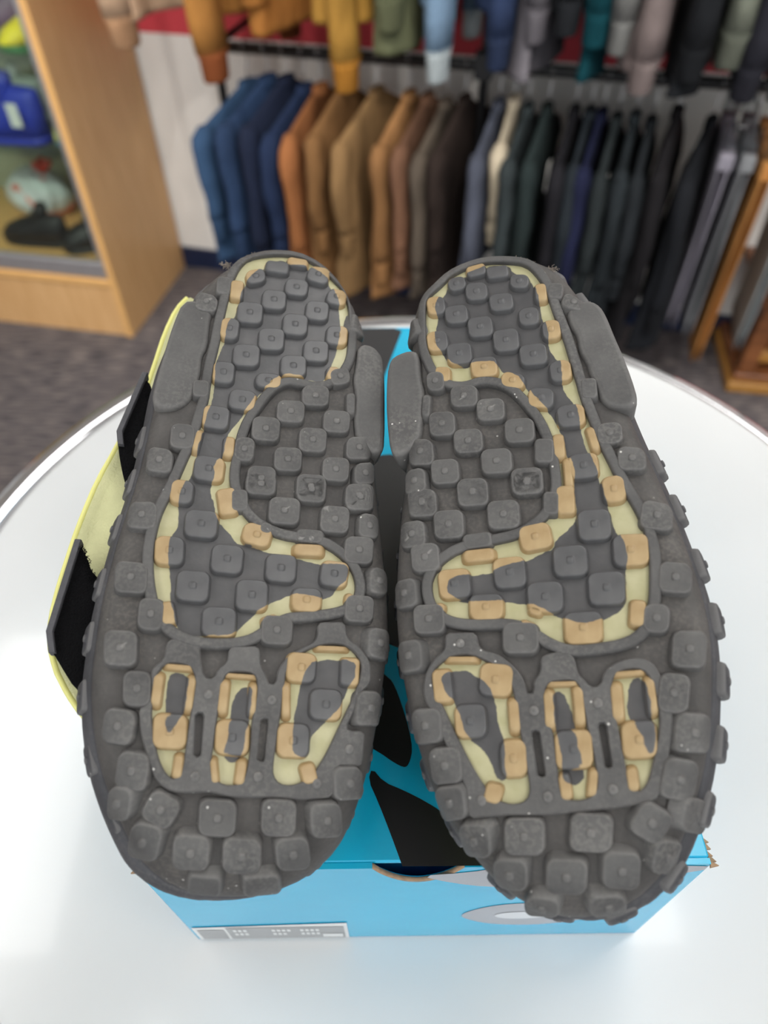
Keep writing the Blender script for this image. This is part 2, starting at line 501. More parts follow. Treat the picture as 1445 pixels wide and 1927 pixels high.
# worn, torn board at two corners
for (cx, cy, sx_) in ((BX0, BY0 + 0.004, -1), (BX1, BY0 + 0.003, 1)):
    tb = MB()
    for k in range(5):
        a = random.uniform(-0.6, 0.6)
        p = np.array([cx - sx_ * 0.002 * random.random(), cy + 0.0022 * k - 0.004, BZ1 - 0.0015])
        q = p + np.array([sx_ * (0.002 + 0.0015 * random.random()), 0.001 * a, 0.0018 * random.random()])
        r = p + np.array([0.0004 * sx_, 0.0024, 0.0006])
        tb.add([p, q, r, p - (0, 0, 0.0012), q - (0, 0, 0.0012), r - (0, 0, 0.0012)], [(0, 1, 2), (5, 4, 3), (0, 3, 4, 1), (1, 4, 5, 2), (2, 5, 3, 0)])
    tb.build('torn_corner', M['card_raw'], box)

# ------------------------------------------------------------------ shoes: traced tread tables, millimetres in each sole's own plane
SHOE_A = {
 'frame': [[0.97635, 0.0281, 0.21436], [0.03451, 0.95855, -0.28284], [-0.21342, 0.28355, 0.93491]],
 'origin': [-0.04799, 0.05571, 1.23085],
 'outline': [(-27.8,249.1),(-22.5,255.3),(-11.2,264.3),(3.6,266.7),(16.4,259.7),(25.4,247.6),(31.6,233.6),(35.7,219.4),(37.8,205.3),(39.3,188.9),(40.9,170.5),(42.7,153.1),(44.8,134.2),(46.8,116.2),(48.7,101.3),(49.1,84.8),(47.0,65.3),(45.0,49.1),(43.1,36.9),(39.9,25.0),(35.7,15.2),(26.8,6.6),(13.0,1.0),(-0.0,0.0),(-12.2,1.2),(-22.8,5.4),(-30.7,12.0),(-36.8,20.9),(-41.7,29.5),(-46.1,39.0),(-49.7,50.2),(-52.3,63.5),(-53.2,78.2),(-53.6,95.1),(-51.8,119.9),(-49.1,140.7),(-48.0,165.4),(-47.8,190.9),(-43.6,216.4),(-38.5,232.0),(-33.2,241.5)],
 'window': [(-18.2,251.4),(-12.0,254.6),(-5.6,256.9),(2.6,258.0),(11.1,255.3),(19.0,248.0),(24.5,244.4),(27.2,235.3),(27.8,224.0),(27.7,212.8),(27.2,204.9),(24.4,197.8),(20.0,191.9),(14.7,190.1),(8.5,190.9),(2.4,190.8),(-1.8,187.9),(-5.9,182.7),(-9.6,175.1),(-12.6,168.6),(-14.1,162.4),(-14.7,157.3),(-15.0,150.7),(-15.5,145.1),(-14.7,138.9),(-13.4,135.7),(-10.4,129.8),(-7.7,125.8),(-2.6,122.0),(3.1,119.6),(8.7,118.4),(15.0,118.4),(21.4,117.7),(27.2,114.7),(32.2,110.1),(34.4,105.2),(34.6,100.3),(32.7,96.5),(27.3,94.0),(21.2,92.6),(15.1,91.6),(10.6,90.9),(7.0,89.2),(2.8,85.8),(-1.3,82.4),(-6.2,80.6),(-13.4,79.9),(-19.1,80.0),(-24.9,81.5),(-28.8,84.2),(-32.3,88.4),(-34.9,94.3),(-36.9,102.0),(-38.0,109.1),(-38.0,115.7),(-37.5,122.5),(-36.1,128.6),(-34.1,134.2),(-32.0,143.7),(-29.8,152.8),(-28.1,162.1),(-27.3,169.8),(-26.5,175.1),(-26.6,184.7),(-26.4,192.9),(-25.5,201.4),(-25.3,209.9),(-24.8,218.8),(-24.0,229.9),(-23.2,237.3),(-21.3,245.1)],
 'dark': [(-17.9,238.8),(-10.7,248.0),(-9.8,252.3),(-1.8,256.1),(-0.6,250.3),(7.9,252.4),(16.9,247.5),(20.1,240.4),(22.9,233.6),(23.6,226.5),(24.2,221.5),(23.4,212.4),(22.6,204.5),(21.2,200.4),(18.9,192.1),(14.6,191.6),(8.5,192.1),(1.6,192.0),(-2.6,188.1),(-5.2,184.0),(-8.6,179.9),(-11.6,173.3),(-14.3,167.8),(-15.8,165.0),(-17.0,163.1),(-18.2,157.1),(-18.1,150.6),(-21.5,146.9),(-20.4,140.0),(-21.8,137.5),(-20.4,131.5),(-19.7,132.5),(-18.4,124.8),(-14.2,120.9),(-11.2,117.9),(-9.8,115.9),(-3.6,115.4),(1.3,113.2),(12.3,112.2),(21.9,110.1),(29.1,110.8),(31.5,110.2),(32.1,106.0),(28.6,102.4),(25.3,98.0),(22.6,97.0),(17.9,97.8),(11.7,98.1),(6.5,95.6),(3.0,93.0),(-1.2,89.5),(-4.5,85.4),(-7.1,82.2),(-10.6,80.6),(-17.7,80.5),(-23.4,80.6),(-26.9,83.0),(-27.9,87.4),(-30.5,93.3),(-30.1,95.7),(-32.0,104.2),(-33.0,109.0),(-33.2,115.6),(-31.4,119.1),(-31.4,124.2),(-32.4,129.3),(-31.6,135.5),(-28.5,142.9),(-28.3,151.7),(-27.0,158.4),(-26.9,165.9),(-25.3,173.8),(-25.1,181.7),(-26.1,193.3),(-25.1,198.1),(-23.6,204.9),(-23.7,212.6),(-21.2,217.9),(-19.9,224.1),(-19.4,230.3)],
 'plate': [(-32.7,65.6),(-32.5,69.1),(-29.1,71.5),(-29.4,75.7),(-28.4,78.7),(-18.3,79.3),(-16.9,70.8),(-15.0,66.3),(-12.2,66.2),(-11.5,69.7),(-8.6,71.7),(-8.5,77.5),(1.9,78.3),(2.9,71.4),(5.4,67.9),(5.9,65.5),(8.4,65.6),(8.4,70.3),(11.7,75.6),(16.6,78.9),(21.3,81.5),(21.3,88.3),(31.3,89.1),(32.3,83.0),(37.0,80.3),(41.0,75.3),(41.6,67.9),(37.6,64.0),(35.9,58.2),(32.9,51.8),(40.1,51.9),(40.0,40.8),(30.0,40.2),(30.2,30.6),(19.6,29.6),(10.6,30.0),(-2.6,29.7),(-10.0,31.0),(-18.6,30.5),(-22.9,31.1),(-26.9,34.4),(-30.7,41.8),(-33.5,48.7),(-34.9,55.8),(-32.4,56.8),(-31.6,60.9)],
 'nubs': [(-14.5,35.5),(5.2,36.1),(24.5,34.6),(-13.3,60.9),(7.5,60.3),(17.2,119.7),(34.7,45.7)],
 'win': [
  [(-28.7,70.3),(-24.2,70.5),(-19.9,69.5),(-18.1,66.0),(-18.3,59.1),(-18.6,51.0),(-18.7,43.7),(-18.8,38.6),(-19.9,34.7),(-22.6,34.9),(-26.2,39.6),(-28.8,46.6),(-30.6,53.7),(-30.9,59.8),(-30.6,66.7)],
  [(-7.9,68.6),(-3.6,68.9),(1.0,68.7),(2.3,65.5),(2.0,58.8),(1.4,52.6),(1.9,43.2),(1.3,37.3),(-0.1,33.7),(-5.4,33.2),(-9.1,35.7),(-10.2,39.5),(-9.9,46.0),(-9.7,53.4),(-9.3,62.3),(-9.0,66.2)],
  [(11.5,69.2),(13.4,73.7),(19.0,78.6),(24.9,80.5),(31.8,80.6),(36.1,77.5),(37.8,73.0),(36.5,66.3),(33.5,59.0),(30.2,51.8),(27.0,44.2),(22.6,36.7),(17.2,33.9),(12.3,34.1),(9.9,37.0),(9.9,41.5),(10.3,48.2),(11.0,57.8),(11.4,65.6)]],
 'wdark': [
  [(-27.0,68.0),(-20.3,67.3),(-20.3,61.7),(-20.1,54.9),(-22.2,52.1),(-23.9,47.8),(-25.4,48.7),(-26.5,54.6),(-27.1,61.4)],
  [(-3.8,63.7),(-0.4,64.6),(0.9,62.9),(0.7,53.9),(0.6,51.2),(-0.6,49.1),(-0.3,43.1),(-2.1,40.4),(-5.5,40.6),(-6.9,42.2),(-5.6,47.5),(-5.9,53.6),(-5.4,59.1)],
  [(19.3,73.4),(23.7,75.1),(29.7,75.7),(34.3,74.7),(35.9,72.9),(35.6,69.9),(33.5,66.5),(32.2,61.8),(28.5,56.6),(24.3,52.2),(21.3,49.4),(21.8,42.6),(16.1,42.4),(15.4,46.4),(15.3,53.2),(16.0,58.1),(16.8,66.7)]],
 'slots': [
  [(-16.7,54.9),(-14.3,55.0),(-13.7,41.5),(-15.7,41.5)],
  [(4.5,54.2),(6.9,54.4),(6.8,40.7),(4.5,40.9)]],
 'flange': [
  [(-42.1,221.3),(-36.3,222.9),(-31.2,219.0),(-31.5,211.6),(-30.9,200.4),(-32.7,196.4),(-32.1,185.6),(-33.9,174.8),(-38.9,169.7),(-45.0,169.2),(-47.2,172.7),(-46.7,183.2),(-45.4,196.9),(-44.2,209.3)],
  [(33.0,212.8),(38.3,212.7),(42.4,208.5),(43.4,200.0),(44.0,164.6),(42.5,160.9),(39.5,161.0),(33.7,165.8),(32.4,175.2),(32.7,188.8),(31.4,194.2),(32.5,202.0)]],
 'ol': [
  [(9.7,187.4),(20.7,188.5),(20.7,178.6),(9.9,177.6)],
  [(20.3,196.6),(28.2,199.6),(29.7,191.8),(21.8,188.8)],
  [(0.2,178.8),(11.2,179.6),(11.2,169.2),(0.4,168.5)],
  [(19.1,176.9),(30.0,177.6),(29.7,167.1),(19.0,166.4)],
  [(-8.8,169.8),(2.0,170.2),(2.0,159.3),(-8.6,158.9)],
  [(9.8,167.3),(20.8,168.0),(20.7,156.9),(9.9,156.3)],
  [(-14.5,159.5),(-7.1,159.8),(-7.0,149.2),(-14.2,149.0)],
  [(0.7,157.0),(11.4,157.8),(11.6,147.2),(1.1,146.5)],
  [(19.8,155.0),(30.4,155.8),(30.2,145.1),(19.8,144.5)],
  [(-8.7,147.5),(2.0,148.1),(2.2,137.4),(-8.4,137.0)],
  [(10.1,146.3),(21.4,147.0),(21.5,136.3),(10.3,135.6)],
  [(28.9,165.1),(39.6,167.9),(39.1,156.6),(28.8,155.0)],
  [(32.5,153.3),(41.2,156.5),(41.1,146.1),(32.8,143.9)],
  [(29.3,144.2),(40.2,145.7),(39.8,135.2),(29.2,134.3)],
  [(-33.5,182.9),(-27.5,183.5),(-26.9,175.7),(-32.8,175.2)],
  [(-39.0,162.1),(-30.2,162.4),(-29.6,151.5),(-38.3,151.2)],
  [(-46.4,151.3),(-36.8,150.3),(-36.2,140.2),(-45.5,140.6)],
  [(-30.2,237.8),(-24.4,237.5),(-24.0,228.4),(-29.7,227.9)],
  [(-37.9,229.0),(-28.5,225.7),(-28.7,217.4),(-37.6,218.1)],
  [(28.0,186.4),(31.5,186.9),(31.8,177.0),(28.4,176.5)],
  [(29.7,230.0),(36.3,229.8),(35.2,219.3),(28.6,219.5)],
  [(-8.9,144.4),(2.4,144.9),(2.5,135.8),(-8.6,135.4)],
  [(10.6,145.4),(21.7,145.9),(21.6,134.9),(10.7,134.5)],
  [(29.8,144.1),(41.2,145.8),(40.5,133.9),(29.5,133.0)],
  [(0.6,135.3),(12.2,135.8),(12.2,124.7),(0.8,124.3)],
  [(20.3,134.0),(31.3,134.4),(31.0,123.2),(20.1,122.9)],
  [(35.2,132.4),(43.4,132.7),(43.1,122.5),(34.9,122.2)],
  [(30.0,122.2),(41.2,122.8),(40.6,111.7),(29.7,111.4)],
  [(40.1,110.9),(47.7,110.9),(47.1,100.5),(39.5,100.5)],
  [(11.7,123.3),(21.7,123.4),(21.5,118.2),(11.7,118.2)],
  [(-13.7,136.5),(-7.9,137.2),(-7.0,128.5),(-12.8,127.8)],
  [(-1.6,124.6),(2.7,124.1),(2.2,120.0),(-2.0,120.6)],
  [(31.1,99.1),(41.7,99.3),(41.2,89.2),(30.8,89.1)],
  [(1.8,89.2),(12.6,89.3),(12.6,79.0),(2.0,79.0)],
  [(39.9,87.5),(49.0,87.7),(48.7,76.9),(39.6,76.7)],
  [(36.7,64.7),(46.0,65.3),(47.2,54.8),(36.2,53.1)],
  [(-49.6,128.1),(-39.3,128.2),(-38.4,117.5),(-48.7,117.3)],
  [(-50.3,104.9),(-39.0,104.5),(-37.9,93.4),(-48.8,93.3)],
  [(-40.0,92.1),(-31.7,92.0),(-31.1,80.9),(-39.2,81.0)],
  [(-49.6,80.2),(-38.9,80.3),(-37.5,68.6),(-47.9,68.5)],
  [(-41.2,67.0),(-32.5,67.2),(-31.3,56.1),(-39.8,55.9)],
  [(-45.1,55.3),(-35.4,54.3),(-35.4,43.7),(-45.4,45.1)],
  [(-38.9,42.4),(-29.1,41.4),(-29.2,30.3),(-39.5,31.6)],
  [(-26.5,31.8),(-17.3,27.3),(-21.3,19.1),(-30.6,23.6)],
  [(-12.4,29.0),(-0.8,28.7),(-0.3,18.0),(-11.7,18.3)],
  [(7.1,29.4),(18.2,29.3),(18.7,18.4),(7.7,18.6)],
  [(22.5,28.3),(33.0,29.2),(35.5,18.9),(24.1,18.1)],
  [(-19.1,18.8),(-7.8,18.2),(-7.5,8.1),(-18.9,8.6)],
  [(-3.9,17.9),(8.0,17.7),(8.9,7.4),(-3.1,7.7)],
  [(12.1,17.7),(22.8,18.8),(25.5,9.2),(14.2,8.4)],
  [(-13.3,7.7),(-3.0,7.0),(-2.7,1.0),(-13.6,1.4)],
  [(3.2,7.0),(14.8,8.0),(17.4,1.5),(4.7,0.9)],
  [(-31.8,22.4),(-22.1,20.6),(-23.5,10.6),(-35.2,12.1)],
  [(-40.3,32.6),(-32.7,31.5),(-33.2,22.1),(-43.3,23.5)],
  [(29.4,39.5),(39.2,40.6),(43.5,31.1),(30.8,29.4)]],
 'wl': [
  [(-10.3,251.6),(-0.3,252.0),(-0.5,245.1),(-10.5,244.8)],
  [(-1.0,256.1),(8.0,256.0),(7.6,251.1),(-1.3,251.2)],
  [(-19.0,242.7),(-11.1,246.5),(-9.4,238.9),(-17.2,235.4)],
  [(-1.0,242.9),(9.0,243.2),(8.5,233.7),(-1.4,233.5)],
  [(8.7,252.1),(18.7,254.1),(17.1,242.2),(7.5,243.5)],
  [(-10.5,234.4),(-0.3,235.3),(-0.2,224.7),(-10.3,223.8)],
  [(8.7,232.2),(18.7,232.8),(18.3,222.1),(8.5,221.6)],
  [(17.9,240.4),(26.8,242.5),(25.4,231.7),(16.9,232.1)],
  [(-24.3,236.7),(-18.9,237.2),(-18.6,227.1),(-23.9,226.6)],
  [(-20.3,225.8),(-9.6,226.7),(-9.4,215.4),(-19.9,214.6)],
  [(-0.7,223.2),(9.9,224.0),(9.8,212.7),(-0.6,211.9)],
  [(-25.9,216.2),(-18.4,216.3),(-18.5,205.3),(-25.9,205.3)],
  [(-10.3,213.5),(0.4,214.8),(0.7,203.3),(-9.8,202.1)],
  [(18.3,220.2),(27.4,221.0),(27.1,210.5),(18.0,209.9)],
  [(8.9,210.6),(19.5,211.6),(19.4,200.5),(9.0,199.6)],
  [(-19.8,203.5),(-9.0,204.5),(-8.7,193.4),(-19.3,192.5)],
  [(-0.2,201.1),(10.4,202.5),(10.8,191.8),(0.3,190.5)],
  [(-26.6,193.8),(-18.2,194.1),(-18.0,183.4),(-26.3,183.1)],
  [(19.0,198.3),(24.4,199.2),(24.7,192.7),(19.3,191.8)],
  [(-9.4,190.8),(1.0,191.4),(1.0,184.2),(-9.3,183.7)],
  [(-18.8,181.5),(-8.3,181.4),(-8.6,171.9),(-18.9,172.0)],
  [(-28.0,172.5),(-17.8,172.3),(-17.9,161.8),(-27.9,162.0)],
  [(-19.0,159.1),(-14.7,159.3),(-14.5,150.4),(-18.7,150.2)],
  [(-28.5,149.8),(-17.3,149.4),(-17.4,138.9),(-28.4,139.3)],
  [(-29.4,160.6),(-26.9,160.1),(-27.8,151.4),(-30.3,151.8)],
  [(-35.6,138.6),(-27.4,138.3),(-27.3,128.6),(-35.5,128.9)],
  [(-29.1,126.9),(-17.3,127.1),(-17.0,116.1),(-28.5,116.1)],
  [(-19.3,135.9),(-12.6,137.8),(-10.2,127.2),(-16.7,125.4)],
  [(-7.3,124.4),(3.0,122.5),(1.7,114.2),(-8.5,116.1)],
  [(-38.2,115.4),(-28.1,115.8),(-27.2,104.9),(-37.1,104.6)],
  [(-18.1,114.5),(-6.8,114.3),(-6.8,103.3),(-17.9,103.5)],
  [(1.4,112.5),(12.6,112.6),(12.5,101.9),(1.5,101.9)],
  [(11.2,117.3),(21.9,117.8),(21.9,113.1),(11.3,112.7)],
  [(21.8,112.0),(32.1,111.5),(31.1,101.5),(21.0,102.1)],
  [(31.1,99.9),(34.1,99.6),(33.6,95.8),(30.6,96.1)],
  [(-28.9,103.4),(-17.6,103.4),(-17.2,92.1),(-28.3,92.2)],
  [(-8.2,101.8),(3.0,101.9),(3.2,90.5),(-7.8,90.4)],
  [(11.6,100.4),(22.4,100.6),(22.2,91.6),(11.6,91.5)],
  [(-18.8,90.8),(-7.2,91.1),(-6.7,80.5),(-18.1,80.3)],
  [(1.4,88.3),(6.4,90.1),(7.4,87.1),(2.4,85.3)],
  [(-33.6,90.6),(-28.9,91.9),(-26.5,84.0),(-31.1,82.7)],
  [(-31.5,66.6),(-28.2,66.3),(-28.2,56.5),(-31.4,56.8)],
  [(-27.9,70.2),(-20.0,70.0),(-20.0,68.1),(-27.8,68.3)],
  [(-20.7,66.0),(-17.9,65.8),(-18.1,55.6),(-20.8,55.8)],
  [(-29.9,54.2),(-19.2,54.2),(-18.5,43.4),(-29.0,43.5)],
  [(-21.7,41.8),(-18.7,41.5),(-18.8,34.6),(-21.8,34.9)],
  [(-10.0,65.6),(-6.8,65.4),(-6.8,55.1),(-10.0,55.3)],
  [(-8.0,68.3),(0.9,68.2),(0.9,66.7),(-7.9,66.8)],
  [(-0.4,64.8),(2.3,64.8),(2.5,55.5),(-0.2,55.5)],
  [(-10.0,53.2),(0.9,53.2),(1.4,42.2),(-9.4,42.4)],
  [(-10.6,40.5),(-8.4,40.8),(-7.0,33.8),(-9.2,33.6)],
  [(-1.9,40.9),(1.3,40.6),(0.9,33.3),(-2.2,33.6)],
  [(11.7,76.9),(21.9,76.7),(21.6,66.5),(11.5,66.8)],
  [(22.1,79.7),(31.6,80.0),(31.6,78.2),(22.2,77.9)],
  [(30.3,76.0),(37.0,76.1),(36.8,66.5),(30.3,66.5)],
  [(20.3,64.8),(31.3,64.8),(31.3,54.6),(20.4,54.7)],
  [(10.5,65.4),(13.2,65.5),(14.0,55.4),(11.3,55.3)],
  [(10.1,52.9),(20.9,53.0),(21.2,42.3),(10.6,42.2)],
  [(18.1,39.8),(22.9,41.2),(25.0,35.2),(20.3,33.9)]],
 'cx': [-1.5, -2.0, -2.1, -3.4],
 'phase': 0.35, 'lateral': -1, 'side_out': 3.6, 'toe_in': 2.4,
 'flapz': -38.0, 'flap': [(-46.8,257.1),(-47.8,255.3),(-49.8,251.6),(-51.7,245.9),(-53.3,238.2),(-54.6,229.9),(-55.5,221.0),(-56.4,212.8),(-57.2,205.3),(-58.7,197.9),(-60.6,190.5),(-62.6,182.5),(-64.5,174.0),(-66.7,165.8),(-69.0,157.9),(-70.9,149.8),(-72.3,141.7),(-73.4,134.6),(-74.2,128.6),(-74.8,122.7),(-75.3,117.0),(-75.8,111.6),(-76.2,106.6),(-76.4,101.7),(-76.5,96.8),(-76.3,91.9),(-75.6,86.7),(-74.3,81.8),(-72.3,77.1),(-70.3,73.1),(-68.1,69.9),(-66.0,66.9),(-63.8,64.1),(-61.6,61.6),(-59.6,59.4),(-57.1,57.1),(-54.3,54.8),(-52.9,53.6)],
 'straps': [{'z': -27.0,'slope': 0.0,'x0': -58.5,'face': [(-57.8,200.5),(-54.3,198.3),(-51.5,188.2),(-48.2,180.6),(-47.7,162.4),(-52.4,154.2),(-56.8,147.6),(-60.6,158.2),(-62.9,166.7),(-62.7,171.1)],'edge': [(-58.5,202.4),(-64.1,171.7),(-62.6,165.5)],'fray': [(-54.2,194.7),(-52.8,156.7)]},
  {'z': -27.0,'slope': 0.0,'x0': -71.2,'face': [(-69.9,121.2),(-66.9,117.5),(-62.3,108.1),(-54.1,105.6),(-48.7,73.3),(-53.1,61.6),(-60.4,65.0),(-67.7,74.1),(-72.6,80.5),(-72.7,84.5)],'edge': [(-71.2,121.9),(-74.3,85.4),(-71.9,77.7)],'fray': [(-68.3,119.5),(-61.8,106.6)]}],
 'lint': [(-28.4,255.2,1.5,70),(-16.5,262.4,1.8,90)],
}
